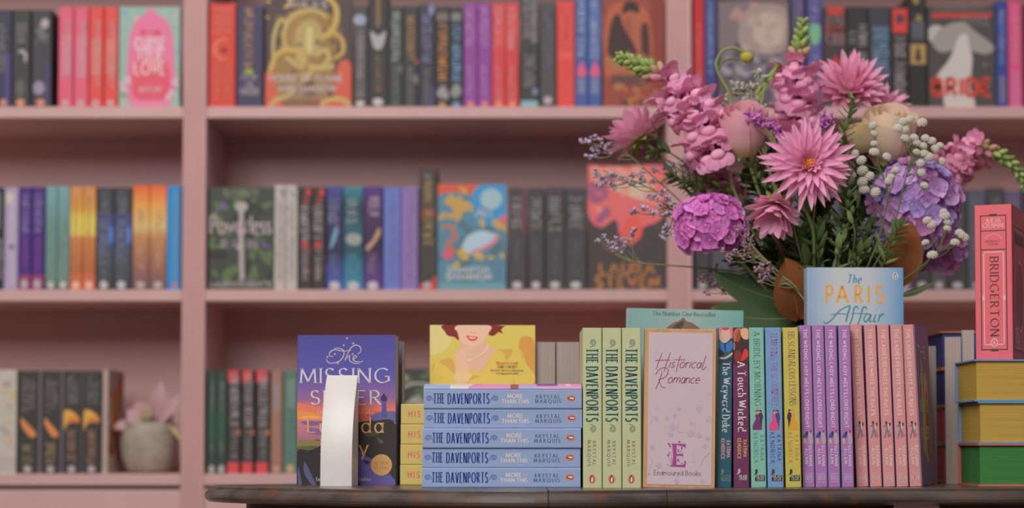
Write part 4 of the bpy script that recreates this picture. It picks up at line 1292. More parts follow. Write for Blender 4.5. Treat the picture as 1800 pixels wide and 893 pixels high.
def couple(bk, s, yb, y0, y1, lady, man, skin=(206, 150, 130), swap=False):
    """little printed figures of a lady in a wide skirt and a gentleman"""
    T = bk.T
    h = (y1 - y0) * s
    v0 = (yb - y1) * s
    L = lambda f, flip: (lambda x, y: f((1 - x if flip else x) * T, v0 + y * h))
    for c, pts in ((man, [(.62, .02), (.6, .5), (.54, .72), (.6, .84), (.76, .84), (.84, .6), (.78, .4), (.76, .02), (.7, .02), (.69, .4), (.67, .02)]),
                   ((58, 46, 48), [(.6, .88), (.6, .98), (.68, 1.0), (.75, .96), (.73, .86)]), (skin, [(.62, .84), (.6, .9), (.66, .93), (.7, .88)]),
                   (lady, [(.14, .0), (.2, .3), (.36, .52), (.32, .7), (.4, .8), (.54, .78), (.56, .56), (.66, .3), (.74, .0), (.45, -.03)]), (skin, [(.44, .78), (.42, .9), (.52, .94), (.57, .86), (.5, .78)]),
                   (lady if swap else (150, 60, 66), [(.36, .88), (.38, .98), (.5, 1.02), (.56, .94), (.46, .92)])):
        poly(bk.mb, L(bk.spine(), swap), pts, ink(c))


def art_wayward(bk, s, yb):
    T = bk.T
    ty = lambda y: (yb - y) * s
    f0 = lambda: (lambda f: lambda x, y: f((x - 58) / 130 * T, ty(570 + y / 5.95)))(bk.spine())
    for c, pts in (((206, 120, 140), [(60, 36), (60, 130), (188, 150), (188, 36)]), ((205, 168, 146), [(72, 110), (100, 50), (140, 40), (165, 100), (160, 160), (110, 200), (64, 160)]), ((190, 72, 80), [(90, 36), (105, 64), (140, 60), (150, 36)]),
                   ((58, 116, 176), [(66, 180), (80, 280), (175, 280), (186, 180), (150, 195), (116, 215), (90, 190)]), ((34, 66, 120), [(106, 205), (112, 280), (124, 280), (122, 205)]), ((60, 40, 48), [(60, 260), (60, 330), (110, 320), (90, 280)]), ((200, 160, 144), [(70, 350), (120, 345), (185, 295), (186, 320), (130, 362), (80, 366)]), ((44, 70, 84), [(60, 372), (60, 420), (186, 420), (186, 340), (130, 372)])):
        poly(bk.mb, f0(), pts, ink(c), c != (206, 120, 140))
    text(bk.mb, bk.spine_down(.3 * T, ty(637)), 'The Wayward Duke', .52 * T, ink((206, 202, 200)), .13, .05, True, .8, .2, width=124 * s, align=0)
    text(bk.mb, bk.spine_down(.62 * T, ty(775)), 'KATRINA', .26 * T, ink((200, 150, 150)), .2, .16, False, .8, .2, width=30 * s, align=0)
    text(bk.mb, bk.spine_down(.22 * T, ty(772)), 'KENDRICK', .26 * T, ink((200, 150, 150)), .2, .16, False, .8, .2, width=36 * s, align=0)
    head_logo(bk, s, ty(846), ink((96, 118, 124)), ink((44, 72, 84)), ink((120, 122, 122)))


def art_touch(bk, s, yb):
    T = bk.T
    ty = lambda y: (yb - y) * s
    f0 = lambda: (lambda f: lambda x, y: f((x - 202) / 156 * T, ty(570 + y / 5.95)))(bk.spine())
    for c, pts in (((72, 50, 52), [(204, 38), (204, 420), (357, 420), (357, 38)]), ((176, 104, 70), [(206, 100), (220, 60), (260, 40), (300, 60), (290, 120), (240, 170), (212, 180)]), ((214, 164, 130), [(280, 60), (320, 40), (356, 60), (356, 150), (320, 160), (290, 130)]), ((150, 80, 54), [(260, 60), (280, 130), (250, 190), (230, 150)]),
                   ((206, 62, 56), [(290, 330), (320, 260), (350, 280), (354, 330), (320, 370), (280, 390)]), ((130, 56, 58), [(220, 300), (270, 280), (280, 380), (230, 400)]), ((150, 110, 96), [(206, 200), (222, 200), (222, 260), (206, 270)])):
        poly(bk.mb, f0(), pts, ink(c), c != (72, 50, 52))
    text(bk.mb, bk.spine_down(.3 * T, ty(637)), 'A Touch Wicked', .5 * T, ink((214, 206, 204)), .14, .05, True, .8, .2, width=122 * s, align=0)
    text(bk.mb, bk.spine_down(.62 * T, ty(774)), 'KATRINA', .23 * T, ink((206, 150, 110)), .2, .16, False, .8, .2, width=30 * s, align=0)
    text(bk.mb, bk.spine_down(.24 * T, ty(771)), 'KENDRICK', .23 * T, ink((206, 150, 110)), .2, .16, False, .8, .2, width=36 * s, align=0)
    head_logo(bk, s, ty(845), ink((92, 66, 82)), ink((190, 180, 184)), ink((176, 160, 160)))


G3 = 'historical romances standing right of the sign'
stand(1261.5, 1286, 576, 2.715, .7, 'deep teal spine with a corseted woman, right beside the wooden sign', mat((44, 88, 104)), mat((60, 90, 104)), mat((120, 124, 130)), art_wayward, G3)
stand(1290, 1317.5, 576, 2.715, -.1, 'plum spine with a dark embracing couple at its top', mat((108, 52, 86)), None, None, art_touch, G3)


def with_couple(base, *cargs, **kw):
    def art(bk, s, yb):
        base(bk, s, yb)
        couple(bk, s, yb, *cargs, **kw)
    return art


stand(1321, 1347.5, 576, 2.715, -.7, 'mint green spine with a purple gowned lady', mat((124, 178, 162)), None, None,
      with_couple(cap_art('A BRIDE BY MORNING', (88, 116, 116), (92, 126, 126), .32, .38, 584, 715, (766, 811), (762, 815)), 721, 755, (118, 52, 106), (66, 58, 84)), G3)
stand(1350, 1378, 576, 2.715, -.7, 'light blue spine with a hot pink gowned lady', mat((114, 148, 186)), None, None,
      with_couple(cap_art('TEMPTING THE SCOUNDREL', (148, 112, 164), (54, 76, 124), .34, .38, 585, 715, (766, 811), (761, 815)), 721, 755, (214, 74, 126), (66, 74, 128)), G3)
stand(1381.5, 1409, 576, 2.72, -.85, 'mustard spine with an orange parasol lady', mat((190, 176, 84)), None, None,
      with_couple(cap_art('HIS SCANDALOUS LESSONS', (150, 116, 92), (196, 122, 66), .34, .4, 584, 714, (766, 811), (761, 815)), 720, 755, (208, 150, 58), (64, 56, 70), swap=True), G3)


def square_logo(bk, s, v, m):
    T = bk.T
    frame(bk.mb, bk.spine(), (.22 * T, v), (.78 * T, v + 16 * s), .9 * s, m)
    frame(bk.mb, bk.spine(), (.3 * T, v + 3.4 * s), (.7 * T, v + 13.6 * s), .8 * s, m)
    f = bk.spine()
    text(bk.mb, lambda a, b: f(.5 * T + a, v + 5 * s + b), 'B', 6.5 * s, m, .2, .16, True, .9, .1, width=.2 * T)


def art_purple(bk, s, yb):
    T = bk.T
    ty = lambda y: (yb - y) * s
    wh = ink((222, 208, 222))
    text(bk.mb, bk.spine_down(.34 * T, ty(579)), 'THE WRONG LADY MEETS LORD RIGHT', .29 * T, wh, .17, .15, False, .85, .22, width=174 * s, align=0)
    f0 = lambda: (lambda f: lambda x, y: f(x * T, ty(y)))(bk.spine())
    for c, pts in (((58, 84, 150), [(.1, 768), (.3, 762), (.5, 763), (.45, 769), (.25, 772)]), ((200, 160, 110), [(.14, 772), (.3, 770), (.34, 779), (.16, 780)]), ((60, 48, 56), [(.34, 760), (.5, 759), (.5, 764), (.38, 765)]), ((176, 150, 168), [(.55, 764), (.7, 758), (.84, 762), (.94, 778), (.6, 781)]), ((150, 60, 62), [(.68, 757), (.8, 757), (.78, 761), (.7, 761)])):
        poly(bk.mb, f0(), pts, ink(c))
    text(bk.mb, bk.spine_down(.58 * T, ty(784)), 'SUZANNE', .22 * T, wh, .17, .14, False, .8, .22, width=37 * s, align=0)
    text(bk.mb, bk.spine_down(.24 * T, ty(789)), 'ALLAIN', .22 * T, wh, .17, .14, False, .8, .22, width=27 * s, align=0)
    square_logo(bk, s, ty(848), ink((190, 166, 194)))


pur = mat((164, 112, 170), .5, .25, 1, .03)
tl = mat((84, 138, 140))
pr = None
for k, (a, b, w) in enumerate(((1411.5, 1432.5, 'next to the mustard one'), (1434, 1455, 'second from the left'), (1456.5, 1477.5, 'third from the left'), (1480.5, 1501.5, 'beside the first salmon one'))):
    r = stand(a, a + 21, 572, 2.735, -1.0, 'violet paperback spine with teal back, %s' % (w + ' of four' if 'from' in w else w), pur, None, tl, art_purple, 'violet paperbacks in the row', pr)
    pr = pr or r


def art_coral(bk, s, yb):
    T = bk.T
    ty = lambda y: (yb - y) * s
    wh = ink((226, 212, 208))
    text(bk.mb, bk.spine_down(.34 * T, ty(579)), 'THE LADIES REWRITE THE RULES', .29 * T, wh, .16, .14, False, .85, .24, width=152 * s, align=0)
    f0 = lambda: (lambda f: lambda x, y: f(x * T, ty(y)))(bk.spine())
    for c, pts in (((112, 118, 128), [(.2, 770), (.4, 756), (.34, 750), (.1, 751), (.34, 747), (.5, 744), (.62, 748), (.6, 758), (.66, 768), (.54, 769), (.5, 760), (.3, 770)]), ((204, 96, 128), [(.66, 752), (.74, 762), (.86, 767), (.7, 768), (.62, 758)]), ((70, 50, 54), [(.36, 742), (.5, 741), (.5, 745), (.4, 746)]), ((130, 56, 60), [(.66, 744), (.8, 744), (.78, 749), (.68, 749)]), ((200, 186, 182), [(.56, 745), (.66, 748), (.64, 756), (.56, 754)])):
        poly(bk.mb, f0(), pts, ink(c))
    text(bk.mb, bk.spine_down(.6 * T, ty(784)), 'SUZANNE', .22 * T, wh, .16, .13, False, .8, .22, width=37 * s, align=0)
    text(bk.mb, bk.spine_down(.26 * T, ty(788)), 'ALLAIN', .22 * T, wh, .16, .13, False, .8, .22, width=29 * s, align=0)
    square_logo(bk, s, ty(848), ink((206, 172, 172)))


cor = mat((203, 140, 138), .5, .25, 1, .03)
lil = mat((136, 106, 146))
pr = None
for k, (a, t, w) in enumerate(((1506, -2.0, 'first, beside the last violet one'), (1529.7, -1.8, 'second from the left of five'), (1553, -1.85, 'third from the left of five'), (1576.3, -1.85, 'fourth from the left of five'))):
    r = stand(a, a + 21, 571, 2.76, t, 'salmon pink paperback spine with lilac back, %s' % w, cor, lil, lil, art_coral, 'salmon pink paperbacks in the row', pr)
    pr = pr or r
# the last one, its front cover sprung open
s = PX(2.765)
yb = 780 + 207.9 / 2.765
bk = Book(21 * s, .13, (yb - 571) * s, cor, lil, lil)
art_coral(bk, s, yb)
o = bk.place('salmon pink paperback at the right end, its lilac front cover sprung open', (P(1609.5, yb - 20, 2.765).x, 2.765, TABLE + .0006), RY(-2.3), group='salmon pink paperbacks in the row')
mb = MB()
H = bk.H
mb.box((-.0004, 0, 0), (.0004, .125, H), lil)
sf = lambda y, z: (.0007, y, z)
for c, pts in (((202, 150, 110), [(.05, .06), (.055, .13), (.075, .15), (.09, .13), (.085, .05), (.06, .03)]), ((196, 116, 84), [(.06, .05), (.07, .12), (.085, .12), (.09, .04)]), ((160, 168, 120), [(.03, .05), (.035, .16), (.05, .16), (.05, .05)])):
    poly(mb, sf, pts, ink(c))
for k, word in enumerate(('THE', 'LADIES', 'REWRITE', 'RULES')):
    text(mb, (lambda k: lambda a, b: (.0009, .05 + a, H * (.8 - .17 * k) + b))(k), word, .015, ink((196, 190, 160)), .2, .16, False, .8, .15, width=.075)
c = mb.build('sprung_cover', o, (bk.T / 2 + .0006, .001, 0))
c.rotation_euler = (0, 0, math.radians(-19.5))

# ------------------------------------------------------------------ face-out books at the left and behind
Y = 2.87
s = PX(Y)
yb = 780 + 207.9 / Y
mcov = grad([(0, (84, 76, 128)), (.14, (86, 78, 134)), (.3, (160, 104, 128)), (.43, (196, 122, 118)), (.435, (222, 124, 84)), (.5, (218, 116, 92)), (.57, (142, 100, 142)), (.72, (88, 86, 160)), (1, (74, 72, 144))])
bk = Book(.044, 174 * s, (yb - 589) * s, mat((78, 74, 140)), mcov)
cx = lambda x: (x - 523) * s
cyy = lambda y: (yb - y) * s
pf = lambda: (lambda f: lambda x, y: f(cx(x), cyy(y)))(bk.cover())
for c, pts, sm in (((214, 118, 92), [(523, 708), (545, 712), (580, 722), (600, 737), (523, 737)], 0), ((220, 140, 76), [(523, 722), (548, 725), (578, 733), (585, 737), (523, 737)], 0), ((226, 160, 84), [(535, 731), (556, 731), (570, 737), (528, 737)], 0), ((214, 96, 76), [(625, 737), (625, 724), (660, 722), (697, 728), (697, 738)], 1), ((120, 92, 140), [(530, 741), (566, 741), (566, 746), (545, 748)], 1), ((126, 94, 142), [(540, 752), (566, 755), (566, 764), (548, 761)], 1),
                   ((98, 96, 146), [(650, 735), (662, 727), (676, 724), (697, 724), (697, 742), (660, 742)], 1), ((80, 72, 66), [(523, 782), (523, 852), (575, 852), (578, 780), (560, 772)], 0), ((132, 116, 66), [(523, 774), (523, 789), (556, 789), (573, 782), (573, 777), (540, 773)], 1), ((84, 96, 58), [(523, 786), (523, 796), (545, 794), (560, 784)], 1), ((50, 44, 46), [(523, 794), (523, 852), (580, 852), (580, 780), (560, 786), (545, 792)], 1), ((86, 84, 120), [(538, 812), (550, 836), (558, 852), (550, 852), (536, 830)], 1), ((84, 84, 122), [(526, 820), (532, 850), (526, 852)], 1),
                   ((56, 50, 48), [(622, 748), (640, 741), (660, 740), (697, 746), (697, 842), (690, 835), (672, 812), (650, 804), (622, 790)], 1), ((74, 74, 56), [(640, 762), (660, 758), (668, 764), (650, 768)], 1), ((82, 82, 92), [(664, 768), (676, 776), (670, 780)], 1), ((94, 86, 146), [(622, 792), (650, 806), (668, 830), (690, 838), (697, 852), (622, 852)], 1), ((50, 44, 56), [(640, 808), (652, 812), (646, 816)], 1), ((54, 48, 52), [(628, 846), (633, 846), (636, 853), (628, 853)], 1),
                   ((84, 82, 140), [(672, 733), (673, 704), (680, 704), (682, 733)], 0), ((62, 52, 96), [(671, 705), (671, 697), (682, 697), (682, 705)], 0), ((56, 46, 84), [(673, 697), (676.5, 691), (680, 697)], 0)):
    poly(bk.mb, pf(), pts, ink(c), bool(sm))
ell(bk.mb, bk.cover(), (cx(672.5), cyy(817)), 18.6 * s, 18.6 * s, ink((192, 148, 92)), 40)
ct = lambda x, y: bk.cover(cx(x), cyy(y))
text(bk.mb, ct(672.5, 816), 'SEVEN', 5 * s, ink((150, 112, 66)), .15, .07, True, .8, .2, width=24 * s)
text(bk.mb, ct(672.5, 825), 'SISTERS', 5 * s, ink((150, 112, 66)), .15, .07, True, .8, .2, width=28 * s)
cream = ink((206, 194, 194))
zc = lambda pts: [(515 + x / 6.38, 580 + y / 6.38) for x, y in pts]
for pts in ([(470, 210), (520, 205), (575, 232), (575, 290), (530, 350), (450, 374), (395, 360), (385, 330)], [(660, 230), (560, 238), (480, 222), (425, 250), (418, 290), (458, 300)], [(590, 345), (625, 260), (660, 200), (710, 172), (760, 190), (770, 240), (730, 275)], [(590, 345), (625, 300), (645, 290), (640, 330), (660, 360), (710, 378), (760, 378)], [(690, 330), (725, 300), (700, 292), (682, 320), (700, 352), (760, 362), (795, 350)]):
    line(bk.mb, (lambda f: lambda x, y: f(cx(x), cyy(y)))(bk.cover()), zc(pts), 1.5, cream, .4)
for x, y in zc([(613, 95), (684, 152), (577, 173), (478, 272), (678, 272), (393, 304), (512, 376)]):
    ell(bk.mb, bk.cover(), (cx(x), cyy(y)), 1.8 * s, 1.8 * s, ink((200, 158, 120)), 12)
text(bk.mb, ct(610, 673), 'MISSING', 25 * s, cream, .13, .045, True, .92, .2, width=160 * s)
text(bk.mb, ct(611, 711), 'SISTER', 24 * s, cream, .13, .045, True, .92, .2, width=124 * s)
text(bk.mb, ct(610, 728), 'The International Bestseller', 6.4 * s, ink((206, 176, 170)), .14, .06, True, .85, .16, width=102 * s)
goldt = ink((208, 166, 106))
text(bk.mb, ct(610, 760), 'Lucinda', 26 * s, goldt, .11, .045, True, .9, .2, width=134 * s)
text(bk.mb, ct(609, 799), 'Riley', 26 * s, goldt, .11, .045, True, .9, .2, width=84 * s)
text(bk.mb, ct(610, 845), 'To discover her they must find her ....', 6 * s, ink((190, 180, 190)), .14, .06, True, .85, .14, width=106 * s)
bk.place('purple and orange sunset paperback facing out, behind the white bookend', (P(523, 720, Y).x, Y + .022, TABLE), RZ(-2.5) @ FACE_OUT)
Y = 2.955
s = PX(Y)
bk = Book(.036, .135, (780 + 207.9 / Y - 600) * s, mat((90, 90, 120)))
bk.place('paperback hidden behind the sunset book, only its page edge showing', (P(709, 720, Y).x - .135, Y + .018, TABLE), RZ(-3) @ FACE_OUT)

# white curved bookend
mb = MB()
Yb0 = 2.79
s = PX(Yb0)
Hb, Wb, Db = 196 * s, 56 * s, .044
prof = []
for k in range(29):
    t = k / 28
    prof.append((Db * .92 * t ** 2.6, Hb * t))
prof = prof + [(Db, Hb * .985), (Db, 0)]
ins = [(p[0], p[1]) for p in prof]
n = len(prof)
cyc, czc = Db * .6, Hb * .45
rings = []
for x, k in ((0, .988), (.0012, 1.0), (Wb - .0012, 1.0), (Wb, .988)):
    rings += [(x, cyc + (p[0] - cyc) * (k if k < 1 else 1), max(0, czc + (p[1] - czc) * (k if k < 1 else 1)) if p[1] > 0 else 0) for p in prof]
bw = mat((200, 194, 191), .35, .45, 1, .015)
fs = [(j * n + i, (j + 1) * n + i, (j + 1) * n + (i + 1) % n, j * n + (i + 1) % n) for j in range(3) for i in range(n)]
mb.add(rings, [f for k, f in enumerate(fs) if k % n < 28], bw, None, True)
mb.add(rings, [f for k, f in enumerate(fs) if k % n >= 28] + [tuple(range(n)), tuple(reversed(range(3 * n, 4 * n)))], bw, None, False)
o = mb.build('bookend', None, (P(563, 820, Yb0).x, Yb0, TABLE + .0002))
o.rotation_euler = (0, 0, math.radians(-7))
tag(o, 'smooth white curved bookend standing in front of the sunset paperback', 'bookend')

# yellow novel with a smiling woman
Y = 3.0
s = PX(Y)
yb = 780 + 207.9 / Y
bk = Book(.028, 186 * s, (yb - 571) * s, mat((196, 168, 92)), grad([(0, (205, 160, 84)), (.6, (208, 168, 84)), (.8, (206, 186, 92)), (1, (206, 190, 96))]))
z4 = lambda: (lambda f: lambda x, y: f((740 + x / 6.38 - 755) * s, (yb - (560 + y / 6.38)) * s))(bk.cover())
SKIN, DRESS, DR2 = (214, 172, 148), (208, 184, 92), (200, 160, 88)
for c, pts in (((208, 196, 130), [(75, 90), (75, 400), (300, 330), (330, 90)]), ((204, 150, 80), [(1100, 250), (1270, 250), (1270, 740), (1150, 740)]),
               ((128, 46, 48), [(232, 76), (262, 140), (300, 190), (370, 205), (425, 232), (432, 76)]), ((128, 46, 48), [(745, 76), (755, 170), (810, 190), (870, 150), (915, 165), (900, 120), (930, 90), (935, 80)]),
               (SKIN, [(440, 240), (440, 320), (400, 420), (520, 560), (650, 600), (760, 480), (860, 350), (760, 310), (700, 250)]), ((222, 182, 158), [(404, 76), (410, 160), (436, 240), (500, 290), (570, 316), (650, 290), (710, 240), (750, 170), (770, 76)]), ((196, 148, 126), [(545, 140), (580, 160), (625, 150), (600, 166), (560, 160)]),
               ((204, 60, 58), [(505, 190), (545, 192), (570, 198), (600, 198), (638, 210), (600, 245), (560, 248), (530, 228)]), ((222, 206, 198), [(530, 200), (570, 208), (618, 212), (580, 228), (545, 218)]),
               (DRESS, [(90, 742), (100, 600), (130, 510), (170, 485), (300, 480), (380, 430), (560, 560), (650, 605), (740, 520), (850, 340), (1000, 350), (1120, 350), (1180, 500), (1250, 742)]), (DR2, [(200, 490), (330, 440), (400, 600), (360, 610), (260, 520)]), (DR2, [(860, 350), (1030, 350), (960, 470), (930, 380)]), (DR2, [(500, 690), (560, 640), (660, 650), (560, 690), (510, 742)]), (DR2, [(120, 560), (150, 500), (150, 540), (130, 600)]), (DR2, [(1040, 640), (1050, 742), (1036, 742)]), (DR2, [(1110, 360), (1150, 460), (1150, 420)]),
               ((218, 178, 152), [(375, 400), (420, 350), (470, 325), (600, 335), (600, 350), (520, 370), (600, 400), (600, 420), (520, 410), (500, 450), (540, 600), (520, 720), (390, 720), (390, 500)]), ((216, 188, 140), [(370, 680), (400, 600), (540, 610), (570, 645), (520, 690), (440, 700)]), ((222, 190, 170), [(500, 455), (560, 450), (555, 480), (520, 470)])):
    poly(bk.mb, z4(), pts, ink(c), True)
for k in range(26):
    t = k / 25
    x = 745 + 14 * math.sin(t * 2.2) - 195 * t ** 1.7
    y = 300 + 170 * t - 2 * t * t
    ell(bk.mb, z4(), (x, y), 7.5, 7.5, ink((214, 206, 190)), 10)
ell(bk.mb, z4(), (388, 116), 10, 10, ink((224, 210, 190)), 12)
q4 = lambda x, y: bk.cover((740 + x / 6.38 - 755) * s, (yb - (560 + y / 6.38)) * s)
text(bk.mb, q4(970, 510), '"My perfect read."', 4.6 * s, ink((204, 84, 82)), .16, .1, True, .85, .14, width=41 * s)
text(bk.mb, q4(970, 552), '-EMILY HENRY,', 3.8 * s, ink((112, 96, 78)), .18, .14, True, .85, .14, width=38 * s)
text(bk.mb, q4(968, 588), 'New York Times bestselling author', 2.8 * s, ink((120, 102, 80)), .18, .14, True, .85, .14, width=58 * s)
text(bk.mb, q4(968, 622), 'for It Happened One Night', 2.8 * s, ink((120, 102, 80)), .18, .14, True, .85, .14, width=40 * s)
bk.place('bright yellow paperback with a smiling woman in pearls, behind the blue stack', (P(754.5, 620, Y).x, Y + .016, TABLE), RZ(2.5) @ FACE_OUT)

# two thick books showing their page edges
for x0, x1, yt, w in ((942, 976, 601, 'left'), (978, 1018, 601, 'right')):
    Y = 3.02
    s = PX(Y)
    bk = Book((x1 - x0) * s, .13, (780 + 207.9 / Y - yt) * s, mat((150, 132, 124)), page=pages((158, 146, 140)))
    bk.place('%s one of two thick books turned page edges out, behind the blue stack' % w, (P((x0 + x1) / 2, 700, Y).x, Y + .13, TABLE), EDGE_OUT)

# tall pale teal book behind the sign
Y = 2.90
s = PX(Y)
yb = 780 + 207.9 / Y
bk = Book(.026, 205 * s, (yb - 541) * s, mat((172, 182, 172)), grad([(0, (120, 160, 156)), (.55, (150, 172, 166)), (1, (108, 160, 152))], axis='Y'))
c2 = lambda x, y: bk.cover((x - 1097) * s, (yb - y) * s)
text(bk.mb, c2(1198, 553), 'The Number One Bestseller', 7.2 * s, ink((66, 100, 100)), .15, .06, True, .88, .15, width=112 * s)
f = bk.cover()
g = lambda x, y: f((x - 1097) * s, (yb - y) * s)
poly(bk.mb, g, [(1168, 580), (1176, 567), (1188, 562), (1196, 556), (1202, 562), (1214, 566), (1226, 580)], ink((128, 100, 86)))
f2 = bk.cover()
poly(bk.mb, lambda x, y: f2((x - 1097) * s, (yb - y) * s), [(1176, 578), (1186, 566), (1198, 563), (1190, 578)], ink((86, 70, 66)))
bk.place('tall pale teal book facing out behind the wooden sign', (P(1096, 700, Y).x - .0, Y + .014, TABLE + .0002), RY(1.3) @ RZ(1.2) @ FACE_OUT)

# blue and white book in front of the bouquet, on a wooden riser
Y = 2.925
s = PX(Y)
ztop = P(1500, 470, Y).z
Hp = .215
bk = Book(.03, 170 * s, Hp, mat((158, 178, 200)), grad([(0, (134, 158, 188)), (.12, (156, 172, 192)), (.3, (182, 186, 190)), (.65, (178, 184, 190)), (.85, (142, 168, 192)), (1, (100, 144, 184))], axis='Y'))
yb = 470 + Hp / s
pf = lambda: (lambda f: lambda x, y: f((x - 1420) * s, (yb - y) * s))(bk.cover())
tealp = ink((74, 140, 158))
z7 = lambda pts: [(1380 + x / 5.954, 450 + y / 5.954) for x, y in pts]
text(bk.mb, bk.cover((1503 - 1420) * s, (yb - 497.5) * s), 'The', 14.5 * s, tealp, .16, .08, False, .8, .14, width=26 * s, slant=.25)
for ch, x0, x1 in (('P', 430, 528), ('A', 536, 695), ('R', 735, 838), ('I', 885, 905), ('S', 955, 1066)):
    w = (x1 - x0) / 5.954
    text(bk.mb, bk.cover((1380 + (x0 + x1) / 2 / 5.954 - 1420) * s, (yb - 532) * s), ch, 29.5 * s, ink((214, 158, 80)), .16, .13, False, 1.0, .0, width=(w - 3) * s if ch != 'I' else None)
for pts, w in (([(405, 690), (440, 705), (500, 660), (580, 570), (690, 515)], 2.2), ([(690, 515), (665, 600), (640, 690)], 3.0), ([(480, 620), (560, 605), (660, 612)], 1.8), ([(770, 560), (760, 530), (730, 545), (710, 640), (680, 720)], 2.6), ([(690, 605), (790, 600)], 1.6), ([(862, 560), (850, 535), (820, 548), (795, 640), (765, 722)], 2.6), ([(780, 605), (870, 600)], 1.6), ([(905, 612), (860, 610), (830, 660), (850, 690), (895, 640), (905, 612), (890, 680), (920, 685)], 2.4), ([(955, 610), (935, 680), (960, 688)], 2.4), ([(968, 560), (966, 566)], 2.6), ([(1000, 610), (980, 692)], 2.4), ([(985, 660), (1015, 615), (1045, 608)], 2.4)):
    line(bk.mb, pf(), z7(pts), w * 1.15, tealp, .25)
penguin(bk.mb, bk.cover, ((1576 - 1420) * s, (yb - 485) * s), 6.8 * s, 0, ink((200, 196, 196)))
text(bk.mb, bk.spine_down(.008, Hp - .03), 'THE PARIS AFFAIR', .01, ink((190, 150, 110)), .15, .1, True, .8, .2, width=.09, align=0)
bk.place('sky blue and white paperback facing out in front of the bouquet', (P(1419, 520, Y).x, Y + .016, ztop - Hp), RZ(1.5) @ FACE_OUT)
mb = MB()
a, b = P(1425, 800, Y).x, P(1580, 800, Y).x
mb.box((a, Y - .012, TABLE), (b, Y + .052, ztop - Hp), wood((150, 112, 78), (178, 136, 96), (8, 60, 60)), .003)
tag(mb.build('display_riser'), 'wooden block under the sky blue paperback behind the violet spines', 'riser')

# ------------------------------------------------------------------ wooden sign with a paper notice
Y = 2.70
s = PX(Y)
sign = thing('wooden_sign', 'upright wooden board with a pink paper notice between green and teal spines', 'sign', (P(1130, 800, Y).x, Y, TABLE), RY(.9))
yb = 857
mb = MB()
mb.box((0, 0, 0), (126 * s, .016, 280 * s), wood((176, 132, 92), (196, 156, 112), (90, 40, 7), .55, .3), .0012)
mb.build('board', sign)
mb = MB()
pap = mat((190, 172, 180), .7, .15, 1, .01)
X = lambda x: (x - 1130) * s
Z = lambda y: (857 - y) * s
mb.box((X(1137), -.0007, Z(851)), (X(1250), -.0001, Z(584)), pap)
lay = [0]


def ps(x=1130, y=857):
    lay[0] += 1
    e = .00074 + lay[0] * .000003
    return lambda a, b: (X(x) + a, -e, Z(y) + b)


def pz(pts, oy):
    return [((1130 + x / 5.955 - 1130) * s, (857 - (oy + y / 5.955)) * s) for x, y in pts]


faint, faint2 = ink((189, 161, 175)), ink((188, 154, 173))
rn = random.Random(3)
for x, y, r in ((125, 300, 22), (95, 345, 12), (680, 720, 30), (580, 870, 34), (365, 880, 24), (130, 885, 22), (600, 790, 12)):
    for k in range(5):
        a = k * 1.2566 + x
        q = ps()
        pts = pz([(x + r * .55 * math.cos(a), y + r * .55 * math.sin(a))], 570)[0]
        ell(mb, q, pts, r * .5 / 5.955 * s, r * .4 / 5.955 * s, faint, 10, a)
for x, y, r in ((575, 45, 34), (685, 155, 34), (500, 195, 26), (300, 240, 40), (240, 145, 22), (130, 150, 26), (490, 300, 36), (580, 320, 30), (365, 45, 18), (90, 450, 30), (640, 430, 26), (160, 640, 32), (670, 350, 26), (320, 115, 20), (620, 800, 26), (350, 800, 26), (60, 730, 16), (280, 315, 26)):
    for k in range(5):
        a = k * 1.2566 + x
        q = ps()
        pts = pz([(x + r * .6 * math.cos(a), y + r * .6 * math.sin(a))], 710)[0]
        ell(mb, q, pts, r * .5 / 5.955 * s, r * .38 / 5.955 * s, faint if k % 2 else faint2, 10, a)
for pts in ([(60, 60), (90, 140), (60, 220)], [(220, 220), (235, 300), (300, 330)], [(370, 180), (350, 280), (400, 290)], [(540, 200), (530, 300), (560, 340)], [(690, 500), (630, 560), (600, 640)], [(60, 520), (90, 600), (60, 700)], [(510, 500), (540, 590), (500, 600)], [(350, 740), (370, 800), (340, 830)]):
    line(mb, ps(), pz(pts, 710), .9 * s, faint)
plum = ink((146, 76, 106))
for pts in ([(184, 295), (165, 345), (140, 410), (120, 472)], [(268, 292), (245, 360), (220, 430), (205, 490)], [(112, 378), (180, 372), (270, 370)], [(118, 525), (150, 475), (205, 450), (245, 465), (240, 520), (200, 560), (150, 575)], [(186, 490), (160, 580), (120, 676)], [(150, 578), (165, 620), (190, 655), (225, 662)], [(375, 318), (358, 380), (330, 490)], [(310, 366), (425, 364)], [(642, 318), (620, 390), (602, 450), (615, 465), (648, 430)]):
    line(mb, ps(), pz(pts, 570), 1.25 * s, plum, .25)
text(mb, ps(1130 + 250 / 5.955, 570 + 447 / 5.955), 'is', 15 * s, plum, .08, None, False, .8, .1, width=10 * s, align=0, slant=.35)
text(mb, ps(1130 + 362 / 5.955, 570 + 447 / 5.955), 'orica', 15 * s, plum, .08, None, False, .95, .1, width=37.5 * s, align=0, slant=.35)
text(mb, ps(1130 + 240 / 5.955, 570 + 608 / 5.955), 'omance', 15 * s, plum, .08, None, False, .95, .1, width=56 * s, align=0, slant=.35)
mag = ink((160, 68, 128))
